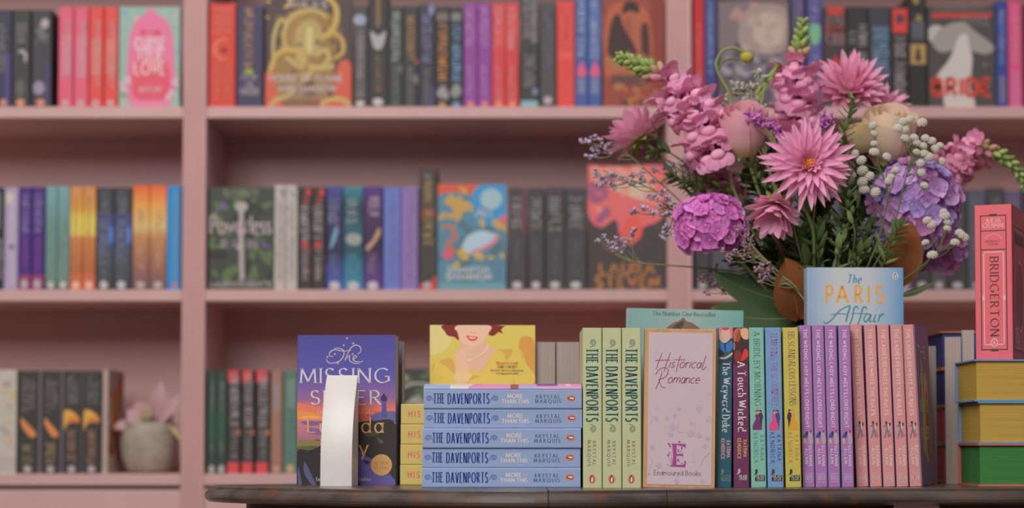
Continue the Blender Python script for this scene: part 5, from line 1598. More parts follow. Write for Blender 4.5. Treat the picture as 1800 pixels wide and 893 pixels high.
for pts, sm in (([(285, 410), (440, 412), (436, 460), (425, 440), (345, 422), (345, 520), (400, 516), (412, 500), (412, 560), (400, 535), (345, 536), (345, 632), (420, 628), (440, 600), (440, 655), (275, 648), (300, 630), (310, 540), (300, 425)], 0), ([(250, 402), (270, 410), (285, 440), (275, 448)], 1), ([(245, 530), (262, 520), (270, 530), (255, 538)], 1), ([(262, 505), (275, 496), (272, 512)], 1), ([(360, 392), (372, 382), (388, 390), (374, 400)], 1), ([(390, 455), (400, 440), (408, 455), (398, 470)], 1), ([(355, 480), (366, 466), (372, 480), (362, 492)], 1), ([(352, 580), (362, 566), (370, 582), (360, 598)], 1), ([(425, 590), (436, 588), (446, 600), (440, 620)], 1), ([(248, 625), (262, 630), (255, 638)], 1)):
    poly(mb, ps(), pz(pts, 710), mag, bool(sm))
for pts in ([(285, 500), (292, 560), (285, 630)], [(400, 470), (380, 500), (352, 500)], [(365, 560), (385, 610), (420, 615)], [(262, 535), (280, 600)]):
    line(mb, ps(), pz(pts, 710), .5 * s, mag)
text(mb, ps(1190, 834), 'Enamoured Books', 8 * s, ink((138, 104, 128)), .11, .06, True, .9, .14, width=82 * s)
mb.build('paper_notice', sign)

# ------------------------------------------------------------------ right end: colourful hardbacks
LIE_EDGE = Matrix(((0, 0, 1), (0, -1, 0), (1, 0, 0)))
s = PX(2.80)
TH3 = 74 * s
bluec, redc = mat((98, 138, 184)), mat((200, 88, 94))
sprY, sprG = pages((180, 148, 72)), pages((62, 120, 64))
Ls, Dp = .2, .125
cxl = P(1719, 800, 2.80).x
root = None
for k, (cm, pm, w, dxx) in enumerate(((redc, sprG, 'red hardback with green sprayed edges, lowest of the stack at the right', 0.0), (bluec, sprY, 'blue hardback with yellow sprayed edges resting on the red one', .001), (bluec, sprY, 'blue hardback with yellow sprayed edges, topmost under the pink novel', -.0035))):
    bk = Book(TH3, Dp, Ls, cm, page=pm, hard=True)
    bk.place(w, (cxl + dxx, 2.80 + Dp, TABLE + TH3 / 2 + k * (TH3 + .0002)), LIE_EDGE, group='sprayed edge hardbacks')
# pink novel standing on them
Yp = 2.835
s = PX(Yp)
zb = TABLE + 3 * TH3 + .0008
Tp = 66 * s / 1.015
Hp = 275 * s
pinkb = mat((212, 98, 108), .5, .25, 1, .03)
bk = Book(Tp, .135, Hp, pinkb, mat((190, 84, 96)), None)  # front cover in a darker pink: shade of that side put into colour
UX = lambda x: (x - 75) / 187 * Tp
VY = lambda y: (868 - y) / 820 * Hp
dk = ink((62, 58, 44))
lt = ink((214, 176, 176))
frame(bk.mb, bk.spine(), (UX(103), VY(815)), (UX(235), VY(103)), UX(80), dk)
for y in (185, 285):
    rect(bk.mb, bk.spine(), (UX(103), VY(y + 3)), (UX(235), VY(y - 2)), dk)
frame(bk.mb, bk.spine(), (UX(118), VY(788)), (UX(220), VY(296)), UX(79.5), lt)
for y in (103, 815):
    rect(bk.mb, bk.spine(), (UX(150), VY(y + 6)), (UX(188), VY(y - 6)), dk)
ell(bk.mb, bk.spine(), (UX(169), VY(776)), UX(93), VY(843) * .9, lt)
ell(bk.mb, bk.spine(), (UX(169), VY(776)), UX(89.5), VY(848) * .9, pinkb)
for x in (118, 220):
    ell(bk.mb, bk.spine(), (UX(x), VY(540)), UX(81), VY(852), lt, 12)
for word, y, h, w, m in (('JULIA', 143, 22, 78, lt), ('QUINN', 169, 22, 104, lt), ('BENEDICT', 246, 10, 74, dk), ('COLIN', 262, 10, 50, dk)):
    f = bk.spine()
    text(bk.mb, (lambda f, y: lambda a, b: f(UX(169) + a, VY(y) + b))(f, y), word, h / 820 * Hp, m, .15, .06, True, .85, .14, width=w / 187 * Tp)
f = bk.spine()
line(bk.mb, lambda x, y: f(UX(x), VY(y)), [(128, 228), (150, 208), (169, 203), (190, 208), (212, 228)], 2.2, lt)
text(bk.mb, bk.spine_down(UX(151), VY(326)), 'BRIDGERTON', 41 / 187 * Tp, dk, .14, .05, True, .92, .2, width=418 / 820 * Hp, align=0)
f = bk.spine()
text(bk.mb, lambda a, b: f(UX(169) + a, VY(788) + b), 'A', 22 / 820 * Hp, lt, .14, .08, True, .9, .1)
frame(bk.mb, bk.cover(), (.014, VY(815)), (.12, VY(155)), .0016, dk)
frame(bk.mb, bk.cover(), (.018, VY(800)), (.116, VY(170)), .0008, lt)
frame(bk.mb, bk.cover(), (.0, .0), (.006, Hp), .003, mat((168, 74, 86)))
text(bk.mb, bk.cover(.065, VY(245)), 'BRIDGERTON', .014, dk, .15, .06, True, .8, .18, width=.085)
f = bk.cover()
ell(bk.mb, f, (.068, VY(520)), .036, .05, lt, 40)
ell(bk.mb, bk.cover(), (.068, VY(520)), .034, .048, mat((150, 66, 78)), 40)
for q in range(12):
    ell(bk.mb, bk.cover(), (.024 + .012 * (q % 3), VY(700 + 22 * (q // 3))), .004, .0025, lt, 8, q)
x0 = P(1714, 500, Yp + .012)
yaw = -22
R = RZ(yaw)
loc = Vector((x0.x, Yp + .012, zb)) + R @ Vector((Tp / 2, 0, 0))
bk.place('thick salmon pink novel standing on the stack of sprayed hardbacks', loc, R)

# books behind at the right
def edge_book(x0, x1, yt, Y, yaw, D, label, cov, fm, pg):
    s = PX(Y)
    bk = Book((x1 - x0) * s, D, (780 + 207.9 / Y - yt) * s, cov, fm, fm, page=pages(pg))
    R = RZ(yaw) @ EDGE_OUT
    p = P((x0 + x1) / 2, 720, Y)
    bk.place(label, Vector((p.x, Y, TABLE)) - R @ Vector((0, D, 0)), R)


edge_book(1620, 1646, 608, 2.96, -11.5, .11, 'grey book turned page edges out beside the last salmon spine', mat((120, 108, 104)), None, (128, 118, 112))
edge_book(1662, 1690, 592, 2.965, -12.4, .10, 'cream book turned page edges out beside the orange stack', mat((150, 132, 124)), None, (166, 152, 142))
edge_book(1692, 1713, 580, 2.965, -12.8, .10, 'book with pale blue cover turned page edges out behind the yellow pages', mat((126, 158, 184)), mat((126, 158, 184)), (170, 156, 146))
Y = 3.10
s = PX(Y)
hs = 66 * s
oc, gc = mat((196, 124, 66)), mat((66, 128, 78))
for k, (cm, pm, w) in enumerate(((gc, (176, 92, 102), 'green hardback with pink pages, lowest of the stack behind'), (gc, (176, 92, 102), 'green hardback with pink pages, second in the stack behind'), (oc, (64, 78, 132), 'orange hardback with navy pages, third in the stack behind'), (oc, (64, 78, 132), 'orange hardback with navy pages, topmost of the stack behind'))):
    bk = Book(hs, .125, .17, cm, page=pages(pm), hard=True)
    bk.place(w, (P(1655, 700, Y).x, Y + .125, TABLE + hs / 2 + k * (hs + .0002)), LIE_EDGE, group='hardbacks stacked behind')
# ------------------------------------------------------------------ bouquet
RB = random.Random(21)
VX, VY_ = (1452 - 900) / F * 3.14, 3.14
BASE = Vector((VX, VY_, TABLE + .012))
MOUTH = Vector((VX, VY_, TABLE + .2))
vase = thing('vase', 'pale ceramic vase holding the bouquet behind the sky blue paperback', 'vase', (VX, VY_, TABLE))
mb = MB()
mb.lathe([(.045, 0), (.06, .01), (.068, .06), (.064, .13), (.052, .18), (.054, .2), (.05, .2), (.047, .18), (.058, .13), (.06, .06), (.05, .012)], (0, 0, 0), mat((190, 182, 176), .3, .5), 32)
mb.build('vase_body', vase)


def frame_to(d, roll=0.0):
    """rotation whose z axis is d"""
    d = Vector(d).normalized()
    x = d.cross(Vector((0, 0, 1)))
    if x.length < 1e-3:
        x = Vector((1, 0, 0))
    x.normalize()
    y = d.cross(x)
    m = Matrix((x, y, d)).transposed()
    return m @ Matrix.Rotation(roll, 3, 'Z')


def flower(name, label, cat='flower', group='flowers of the bouquet'):
    j = Vector((RB.uniform(-.025, .025), RB.uniform(-.025, .025), 0))
    return thing(name, label, cat, BASE + j, group=group)


def wb(mb, name, root, label=None):
    o = root.location
    mb.v = [p - o for p in mb.v]
    b = mb.build(name, root)
    if label:
        b['label'] = label
    return b


def put(mesh, name, root, loc, rot, sc=1.0):
    o = bpy.data.objects.new(name, mesh)
    COL.objects.link(o)
    o.parent = root
    o.location = Vector(loc) - root.location
    o.rotation_euler = rot.to_euler()
    o.scale = (sc, sc, sc)
    return o


STEM = mat((98, 112, 66), .6, .2)
DKSTEM = mat((70, 80, 52), .6, .2)


def stem_pts(root, head, via=None, k=10):
    a = root.location
    m = MOUTH + (Vector((head.x, head.y, 0)) - Vector((MOUTH.x, MOUTH.y, 0))).normalized() * .03
    pts = [tuple(a), tuple(m)] + [tuple(v) for v in (via or [])] + [tuple(head)]
    return [Vector(p) for p in smooth_open(pts, k)]


def stem(root, head, r0=.0022, r1=.0016, m=None, via=None, name='stem'):
    mb = MB()
    pts = stem_pts(root, head, via)
    mb.tube(pts, r0, r1, m or STEM, 6)
    wb(mb, name, root)
    return pts


# ---- dahlias
def petal_into(mb, M, L, w, m, roll=.5, curve=.12, nu=9, nv=4, blunt=.0):
    """one quilled petal: M(point) maps petal space (x out, y across, z up) to the world"""
    tw = RB.uniform(-.25, .25)

    def fn(u, v):
        q = 2 * v - 1
        ww = w * (.34 + .66 * math.sin(math.pi * min(1.0, .08 + u * .72))) * (1 - u ** (4 + blunt)) ** .7
        y = q * ww * .5
        z = roll * (q * q) * ww * .5 + curve * L * u * u
        y2 = y * math.cos(tw * u) - z * math.sin(tw * u) * .3
        return M(Vector((L * u, y2, z)))
    mb.grid(fn, nu, nv, m)


def dahlia(label, px, Y, rpx, d, whorls, m, w=.2, centre=True, via=None, roll=.5, sepals=False, blunt=0):
    root = flower('dahlia', label)
    c = P(px[0], px[1], Y)
    R = rpx * PX(Y)
    d = Vector(d).normalized()
    fr = frame_to(d)
    stem(root, c - d * R * .12, .003, .0024, STEM, via or [c - d * R * .9])
    mb = MB()
    for n, ln, el, cu in whorls:
        for k in range(n):
            a = 2 * math.pi * (k + RB.uniform(-.22, .22)) / n + ln * 7
            e = math.radians(el + RB.uniform(-6, 6))
            rad = Vector((math.cos(a), math.sin(a), 0))
            ax = rad * math.cos(e) + Vector((0, 0, 1)) * math.sin(e)
            up = Vector((0, 0, 1)) * math.cos(e) - rad * math.sin(e)
            sd = up.cross(ax)
            o = rad * R * .06 + Vector((0, 0, R * .05 * (el / 60)))
            L = R * ln * RB.uniform(.82, 1.08)
            Mx = lambda p, ax=ax, sd=sd, up=up, o=o: c + fr @ (o + ax * p.x + sd * p.y + up * p.z)
            petal_into(mb, Mx, L, R * w * RB.uniform(.9, 1.1), m, roll, cu, blunt=blunt)
    wb(mb, 'petals', root)
    mb = MB()
    if centre:
        om = mat((214, 146, 58), .7, .1, 1, .15, 400)
        mb.ball(c + d * R * .1, R * .16, om, (1, 1, .6), 12, 6, 0, fr)
        for k in range(40):
            t = k * 2.39996
            q = math.sqrt(k / 40) * R * .17
            p = c + fr @ Vector((q * math.cos(t), q * math.sin(t), R * (.2 - .35 * (q / R) ** 2 * 9 * .3)))
            mb.ball(p, R * .028, mat((222, 160, 64), .7, .1) if k % 3 else mat((206, 122, 50), .7, .1), (1, 1, 1.6), 6, 4, 0, fr)
        wb(mb, 'flower_centre', root, 'orange flower centre')
    if sepals:
        mb = MB()
        for k in range(7):
            a = 2 * math.pi * k / 7
            rad = fr @ Vector((math.cos(a), math.sin(a), -.35))
            simple_leaf(mb, c - d * R * .06, c - d * R * .1 + rad * R * .42, R * .24, toned((120, 140, 70), (136, 154, 84), .6), up=d, curl=.2)
        wb(mb, 'sepals', root)
    return root


PK = toned((244, 220, 180), (252, 166, 196), .5, .2, .28, .46)
PK2 = toned((242, 214, 176), (252, 168, 196), .55, .2, .3, .46)
PK3 = toned((242, 204, 186), (250, 166, 192), .55, .2, .3, .5)
dahlia('large starry pink dahlia with an orange centre, in the middle of the bouquet', (1421, 290), 2.95, 82, (-.03, -1, .12),
       [(20, 1.0, 4, -.02), (20, 1.0, 14, -.04), (18, .92, 26, -.05), (15, .74, 40, .0), (12, .5, 56, .05), (8, .3, 68, .05)], PK, .172, roll=.85)
dahlia('pink dahlia facing upward at the upper right of the bouquet', (1494, 164), 3.2, 74, (-.12, -.8, .65),
       [(18, .95, 8, .1), (18, 1.0, 26, .08), (16, .95, 44, .05), (12, .9, 60, .03), (8, .8, 74, 0)], PK2, .24, False, roll=.6)
dahlia('pink dahlia half hidden behind the cream rose at the right', (1545, 196), 3.24, 56, (.4, -.4, .75),
       [(16, .95, 10, .1), (16, 1.0, 30, .08), (12, .95, 50, .05)], PK3, .26, False, roll=.6)
dahlia('small pink dahlia turned away at the left edge of the bouquet', (1124, 244), 3.12, 66, (-.5, .18, .75),
       [(9, .95, -5, .1), (11, 1.0, 14, .1), (10, .95, 38, .06), (7, .9, 58, .03)], PK3, .34, False, roll=.35, sepals=True, blunt=3, via=[P(1180, 300, 3.12)])
dahlia('drooping pink dahlia hanging below the large starry one', (1366, 358), 2.97, 62, (-.28, -.52, -.8),
       [(10, .7, 8, .16), (12, .95, 30, .1), (11, 1.0, 50, .05), (9, .95, 66, .0)], PK2, .32, False, roll=.35, sepals=True, blunt=3,
       via=[P(1432, 480, 3.02), P(1428, 400, 2.98), P(1400, 352, 2.965)])

# nodding green bud
root = flower('dahlia_bud', 'nodding green and yellow bud on a curved stalk above the bouquet', 'flower bud')
Yb_ = 3.16
pts = [P(x, y, Yb_) for x, y in ((1392, 470), (1330, 300), (1290, 196), (1280, 160), (1264, 132), (1259, 110), (1270, 90), (1290, 84), (1304, 90))]
mb = MB()
mb.tube([Vector(p) for p in smooth_open([tuple(root.location), tuple(MOUTH)] + [tuple(p) for p in pts], 8)], .0028, .0018, mat((128, 138, 78), .6), 7)
mb.tube([Vector(p) for p in smooth_open([tuple(P(x, y, Yb_)) for x, y in ((1262, 124), (1272, 108), (1288, 103), (1298, 104))], 6)], .0022, .0016, STEM, 6)
wb(mb, 'stem', root)
mb = MB()
c = P(1313, 101, Yb_ - .01)
mb.ball(c, 11 * PX(Yb_), mat((168, 156, 70), .6), (1.15, 1, .9), 10, 6)
wb(mb, 'bud', root, 'yellow green flower bud')
mb = MB()
for k in range(8):
    a = 2 * math.pi * k / 8
    q = Vector((-.5, math.cos(a), math.sin(a))).normalized()
    simple_leaf(mb, P(1302, 96, Yb_ - .005), c + Vector((-.001, q.y * .009, q.z * .013)) + Vector((.003 if k % 2 else -.004, 0, 0)), .006, toned((110, 134, 62), (126, 148, 70)), up=Vector((0, -1, 0)))
wb(mb, 'sepals', root)

# ---- roses
def rose(label, px, Y, rpx, d, c_in, c_out, hgt=1.5):
    root = flower('rose', label)
    c = P(px[0], px[1], Y)
    R = rpx * PX(Y)
    fr = frame_to(d)
    stem(root, c - fr @ Vector((0, 0, R * .8)), .003, .0028, STEM)
    mb = MB()
    m = toned(c_in, c_out, .55, .2, .2, .62)
    for ring, (n, rr, span, top, open_) in enumerate(((2, .2, 4.2, .92, .0), (3, .36, 2.7, 1.0, .0), (3, .54, 2.5, 1.02, .03), (3, .76, 2.5, .98, .14), (3, .97, 2.4, .8, .24))):
        for k in range(n):
            a0 = 2 * math.pi * k / n + ring * .7

            def fn(u, v, a0=a0, rr=rr, span=span, top=top, open_=open_):
                a = a0 + (v - .5) * span
                z = -.8 + (top + .75 - .22 * abs(2 * v - 1) ** 2.2) * u * hgt * .72
                belly = math.sin(math.pi * min(1, (.08 + u * .61))) ** .7
                r = rr * (.25 + .75 * belly) + open_ * max(0, u - .7) * 2.2 + .04 * (v - .5)
                return c + fr @ Vector((r * R * math.cos(a), r * R * math.sin(a), z * R))
            mb.grid(fn, 8, 10, m)
    wb(mb, 'petals', root)
    mb = MB()
    for k in range(5):
        a = 2 * math.pi * k / 5
        simple_leaf(mb, c + fr @ Vector((0, 0, -.8 * R)), c + fr @ Vector((math.cos(a) * R * .7, math.sin(a) * R * .7, -.95 * R)), R * .3, toned((104, 124, 70), (118, 138, 80)))
    wb(mb, 'sepals', root)


rose('cream and pink rosebud left of the large starry dahlia', (1308, 236), 3.05, 43, (-.12, -.55, .85), (230, 220, 166), (252, 178, 188), 1.62)
rose('cream rose with peach edges behind the white buttons', (1562, 240), 3.1, 47, (.0, -.55, .85), (220, 214, 164), (240, 206, 184), 1.5)
rose('small pale rose tucked beside the leafy sprig', (1516, 244), 3.08, 28, (-.2, -.4, 1), (196, 184, 130), (208, 190, 150), 1.4)

# ---- snapdragons
def snap_mesh(cb, cl, cp):
    mb = MB()
    mt = toned(cb, cl, .55, .2, .2, .7)
    # tube along +x
    prof = [(0, .12), (.1, .22), (.3, .28), (.5, .27), (.7, .3)]
    n = 10
    vs = [(x, r * math.cos(2 * math.pi * j / n), r * math.sin(2 * math.pi * j / n)) for x, r in prof for j in range(n)]
    fs = [(i * n + j, i * n + (j + 1) % n, (i + 1) * n + (j + 1) % n, (i + 1) * n + j) for i in range(len(prof) - 1) for j in range(n)]
    mb.add(vs, fs, mt, [x for x, r in prof for j in range(n)], True)

    def lobe(base, ax, side, L, w, curl, ruf):
        base, ax, side = Vector(base), Vector(ax).normalized(), Vector(side).normalized()
        nr = ax.cross(side)

        def fn(u, v):
            q = 2 * v - 1
            ww = w * (.5 + .5 * math.sin(math.pi * min(1, .15 + .62 * u))) * (1 - max(0, u - .55) ** 2 * 2.4) ** .5
            return base + ax * (L * u * (1 - .12 * q * q)) + side * (q * ww) + nr * (curl * u * u * L + ruf * math.sin(q * 7) * u * u + .1 * q * q * w)
        mb.grid(fn, 6, 6, mt, lambda u, v: .45 + .55 * u)
    for sgn in (-1, 1):
        lobe((.62, sgn * .12, .22), (.3, sgn * .3, .9), (.2, 1, -.2 * sgn), .4, .25, -.7, .03)
    for sgn, L in ((-1, .34), (0, .32), (1, .34)):
        lobe((.74, sgn * .16, -.16), (.5, sgn * .5, -.75), (0, 1, sgn * .5), L, .22, -.4, .03)
    mb.ball((.72, 0, -.07), .22, mat(cp, .65, .1), (.8, 1.1, .75), 12, 8)
    return mb.mesh('floret')


SN1 = snap_mesh((200, 126, 156), (228, 162, 194), (222, 160, 186))
SN2 = snap_mesh((190, 112, 144), (218, 150, 184), (212, 148, 174))
SN3 = snap_mesh((180, 104, 128), (206, 134, 162), (202, 136, 152))


def snapdragon(label, path, Y, meshes, nfl, nbud, fsize, t0, t1, bud=(126, 146, 82)):
    root = flower('snapdragon', label)
    pp = [tuple(root.location), tuple(MOUTH)] + [tuple(P(x, y, Y + dy)) for x, y, dy in path]
    pts = [Vector(p) for p in smooth_open(pp, 10)]
    mb = MB()
    mb.tube(pts, .0032, .0014, mat((116, 128, 76), .6), 7)
    wb(mb, 'stem', root)
    # arc length over the flowering part
    vis = pts[20:]
    n = len(vis) - 1

    def at(t):
        x = max(0, min(.9999, t)) * n
        i = int(x)
        return vis[i].lerp(vis[i + 1], x - i), (vis[i + 1] - vis[i]).normalized()
    for k in range(nfl):
        t = t0 + (t1 - t0) * k / nfl
        p, d = at(t)
        fr = frame_to(d)
        a = k * 2.39996 + .4
        rad = fr @ Vector((math.cos(a), math.sin(a), 0))
        if rad.y > .55:
            rad = (rad - Vector((0, 2 * rad.y, 0)))
        ax = (rad + d * .1 + Vector((0, -.25, -.25))).normalized()
        up = (d + Vector((0, 0, .6)) - ax * ax.dot(d + Vector((0, 0, .6)))).normalized()
        R = Matrix((ax, up.cross(ax), up)).transposed()
        put(RB.choice(meshes), 'floret', root, p + ax * .003, R, fsize * PX(Y) * RB.uniform(.88, 1.08) * (1 - .25 * k / nfl))
    bm_ = toned(bud, (150, 160, 100), .6, .2)
    for k in range(nbud):
        q = k / max(1, nbud - 1)
        t = t1 + (1 - t1) * q
        p, d = at(t)
        fr = frame_to(d)
        a = k * 2.39996
        ax = (fr @ Vector((math.cos(a), math.sin(a), .9))).normalized()
        L = fsize * PX(Y) * (.36 - .2 * q)
        mb = MB()
        col = mat((190, 130, 140), .6) if q < .12 and k % 2 else (mat((170, 140, 112), .6) if q < .2 else (mat(bud, .6) if k % 2 else mat((146, 162, 96), .6)))
        mb.ball(p + ax * L * .7, L * .62, col, (.62, .62, 1.2), 7, 5, 0, frame_to(ax))
        wb(mb, 'bud', root)
    return root


snapdragon('mauve pink snapdragon leaning left with a green tip', [(1330, 420, .02), (1275, 300, .0), (1232, 215, -.01), (1180, 148, 0), (1130, 118, .0), (1088, 101, .0)], 3.08, [SN1, SN2], 19, 34, 60, .26, .64)
snapdragon('mauve pink snapdragon standing tallest at the top of the bouquet', [(1420, 420, .02), (1398, 300, 0), (1398, 215, 0), (1400, 130, 0), (1407, 80, 0), (1411, 38, 0)], 3.17, [SN1, SN2], 19, 26, 56, .3, .67)
snapdragon('dusky pink snapdragon drooping at the far right with green buds', [(1560, 430, .02), (1630, 330, .02), (1680, 284, .0), (1722, 262, .0), (1765, 278, 0), (1792, 306, 0), (1806, 338, 0)], 3.2, [SN3, SN2], 13, 40, 46, .24, .48, (112, 134, 76))
snapdragon('rose pink snapdragon low behind the left hydrangea', [(1340, 460, .02), (1280, 360, .0), (1244, 305, .0), (1226, 262, 0)], 3.14, [SN2, SN3], 16, 3, 44, .34, .97)

# ---- hydrangeas
def floret4(c0, c1, cc):
    mb = MB()
    m = toned(c0, c1, .6, .15, .15, .6)
    for k in range(4):
        a = math.pi / 2 * k + .1 * (k % 2)

        def fn(u, v, a=a):
            q = 2 * v - 1
            w = .6 * math.sin(math.pi * min(1, .1 + u * .66)) ** .9 * (1 - max(0, u - .55) ** 2 * 4.4) ** .5
            x, y = u * 1.0 * (1 - .1 * q * q), q * w
            return Vector((x * math.cos(a) - y * math.sin(a), x * math.sin(a) + y * math.cos(a), .1 + .2 * u * u - .06 * u + .1 * q * q * u + .05 * (k % 2)))
        mb.grid(fn, 6, 6, m)
    mb.ball((0, 0, .1), .1, mat(cc, .6), (1, 1, .8), 8, 5)
    return mb.mesh('floret')


def hydrangea(label, px, Y, rx, ry, meshes, n, core, fs, zmin=-.75):
    root = flower('hydrangea', label)
    c = P(px[0], px[1], Y)
    s = PX(Y)
    stem(root, c, .004, .003, STEM)
    mb = MB()
    mb.ball(c, 1.0, mat(core, .8, .1), (rx * s * .72, rx * s * .7, ry * s * .72), 20, 12)  # filler for the stalks; its dark purple stands in for shade between florets
    wb(mb, 'flower_core', root)
    cnt = 0
    for k in range(n):
        z = 1 - (k + .5) / n * (1 - zmin)
        r = math.sqrt(max(0, 1 - z * z))
        a = k * 2.39996
        q = Vector((r * math.cos(a), r * math.sin(a), z))
        if q.y > .6:
            continue
        q2 = (q + Vector((RB.uniform(-.22, .22), RB.uniform(-.25, .1), RB.uniform(-.2, .26)))).normalized()
        p = c + Vector((q.x * rx, q.y * rx * .95, q.z * ry)) * s * RB.uniform(.88, 1.08)
        put(meshes[k % len(meshes)], 'floret', root, p, frame_to(q2, RB.uniform(0, 6)), fs * s * RB.uniform(.85, 1.1))


HL = [floret4((172, 84, 150), (210, 124, 190), (220, 184, 206)), floret4((164, 78, 148), (200, 112, 184), (220, 184, 206)), floret4((176, 96, 166), (212, 138, 200), (220, 184, 206))]
HR = [floret4((172, 124, 184), (206, 168, 220), (206, 190, 206)), floret4((164, 116, 176), (194, 154, 210), (206, 190, 206)), floret4((160, 126, 196), (184, 164, 222), (206, 190, 206)), floret4((172, 106, 166), (204, 146, 198), (206, 190, 206))]
hydrangea('round magenta purple hydrangea head at the left of the bouquet', (1247, 400), 3.04, 58, 53, HL, 84, (96, 46, 84), 17.5)
hydrangea('large lavender hydrangea head at the right under the white buttons', (1606, 366), 3.1, 76, 82, HR, 120, (92, 60, 96), 21, -.85)
hydrangea('small violet hydrangea cluster low at the right edge', (1655, 440), 3.16, 34, 42, HR[3:] + HR[:1], 46, (92, 52, 88), 19)

# ---- fine sprays
def trumpet(c0, c1, lobes=5):
    mb = MB()
    m = toned(c0, c1, .7, .1, .1, .6)
    n = lobes * 2
    vs = [(0, 0, -.5)]
    tn = [0.0]
    for z, r, s in ((-.1, .16, 0), (.35, .3, .04), (.6, .5, .12)):
        for j in range(n):
            q = r + (s if j % 2 == 0 else -s)
            a = 2 * math.pi * j / n
            vs.append((q * math.cos(a), q * math.sin(a), z + (0 if j % 2 == 0 else -.05)))
            tn.append(.3 + z)
    vs.append((0, 0, .3))
    tn.append(1.0)
    fs = [(0, 1 + (j + 1) % n, 1 + j) for j in range(n)]
    for i in range(2):
        fs += [(1 + i * n + j, 1 + i * n + (j + 1) % n, 1 + (i + 1) * n + (j + 1) % n, 1 + (i + 1) * n + j) for j in range(n)]
    fs += [(1 + 2 * n + j, 1 + 2 * n + (j + 1) % n, len(vs) - 1) for j in range(n)]
    mb.add(vs, fs, m, tn, True)
    return mb.mesh('floret')


def button():
    mb = MB()
    m = mat((196, 190, 180), .8, .1, 1, .04)
    rr = random.Random(5)
    mb.ball((0, 0, 0), .8, mat((176, 172, 154), .8, .1), (1, 1, .85), 12, 8)
    for k in range(46):
        z = 1 - (k + .5) / 46 * 1.7
        r = math.sqrt(max(0, 1 - z * z))
        a = k * 2.39996
        q = Vector((r * math.cos(a), r * math.sin(a), z * .85))
        mb.ball(q * .82, .2, m, (1, 1, .7), 6, 4, 0, frame_to(q))
    return mb.mesh('floret')


def spray(name, label, path, Y, tips, mesh, fsz, per, sprd, sm=None, cat='flower', group='flowers of the bouquet', r=.0012, row=0.0):
    """thin branching stem: path of the main stem, then tips (x, y, dy) each carrying per florets"""
    root = flower(name, label, cat, group)
    sm = sm or mat((122, 118, 84), .7)
    main = [Vector(p) for p in smooth_open([tuple(root.location), tuple(MOUTH)] + [tuple(P(x, y, Y + dy)) for x, y, dy in path], 8)]
    mb = MB()
    mb.tube(main, r * 1.5, r * .8, sm, 5)
    cand = main[len(main) // 3:]
    spots = []
    for x, y, dy in tips:
        t = P(x, y, Y + dy)
        # branch off where the stem is some way below the tip
        b = min(cand, key=lambda p: abs((p - t).length - .045) + (0.03 if p.z > t.z + .01 else 0) + (p - t).length * .4)
        mid = b.lerp(t, .55) + Vector((0, 0, -.006))
        br = [Vector(p) for p in smooth_open([tuple(b), tuple(mid), tuple(t)], 5)]
        mb.tube(br, r * .8, r * .4, sm, 4)
        spots.append((t, (t - mid).normalized(), br))
    wb(mb, 'stem', root)
    left = 100
    for t, d, br in spots:
        for k in range(per):
            if left <= 0:
                break
            left -= 1
            s = PX(Y)
            back = RB.uniform(0, row) * s
            p = t - d * back + Vector((RB.uniform(-1, 1), RB.uniform(-1, 1), RB.uniform(-1, 1))) * sprd * s
            q = (d + Vector((RB.uniform(-.8, .8), RB.uniform(-.8, .4), RB.uniform(-.4, .8)))).normalized()
            put(mesh if not isinstance(mesh, list) else RB.choice(mesh), 'floret', root, p, frame_to(q, RB.uniform(0, 6)), fsz * s * RB.uniform(.8, 1.15))


LM = [trumpet((136, 126, 132), (190, 172, 194)), trumpet((128, 120, 124), (176, 162, 180))]
MV = [trumpet((140, 100, 120), (190, 154, 172)), trumpet((132, 92, 112), (176, 138, 158))]
PU = [trumpet((156, 82, 150), (204, 126, 190), 6), trumpet((146, 74, 146), (188, 112, 180), 6)]
GW = [trumpet((146, 150, 122), (188, 186, 172)), trumpet((136, 142, 112), (176, 176, 158))]
BT = button()
GF = 'fine sprays of the bouquet'
spray('sea_lavender', 'grey mauve sea lavender arching out lowest at the left', [(1380, 490, 0), (1300, 478, 0), (1200, 468, 0), (1120, 462, 0), (1080, 444, 0), (1056, 424, 0)], 3.08,
      [(1050, 420, 0), (1060, 416, 0), (1070, 424, 0), (1078, 430, .0), (1084, 420, 0), (1094, 424, 0), (1104, 418, 0), (1112, 408, 0), (1117, 400, 0), (1098, 434, 0), (1088, 438, 0), (1072, 436, 0)], LM, 6.4, 6, 4, group=GF, row=9)
spray('sea_lavender', 'grey mauve sea lavender reaching to the upper left edge of the bouquet', [(1350, 460, 0), (1250, 400, 0), (1170, 330, 0), (1120, 285, 0), (1080, 250, 0)], 3.11,
      [(1018, 248, 0), (1030, 246, 0), (1042, 240, 0), (1052, 246, 0), (1058, 258, 0), (1068, 248, 0), (1044, 262, 0), (1030, 276, 0), (1040, 274, 0), (1066, 266, 0)], LM, 6.4, 7, 4, group=GF, row=10)
spray('sea_lavender', 'grey mauve sea lavender across the coral flower book', [(1360, 470, 0), (1260, 410, 0), (1190, 360, 0), (1130, 325, 0), (1060, 300, 0)], 3.09,
      [(1042, 298, 0), (1050, 310, 0), (1062, 318, 0), (1048, 326, 0), (1076, 306, 0), (1090, 312, 0), (1074, 326, 0), (1104, 320, 0), (1118, 306, 0), (1130, 316, 0), (1140, 346, 0), (1126, 300, 0)], LM, 6.4, 7, 5, group=GF, row=12)
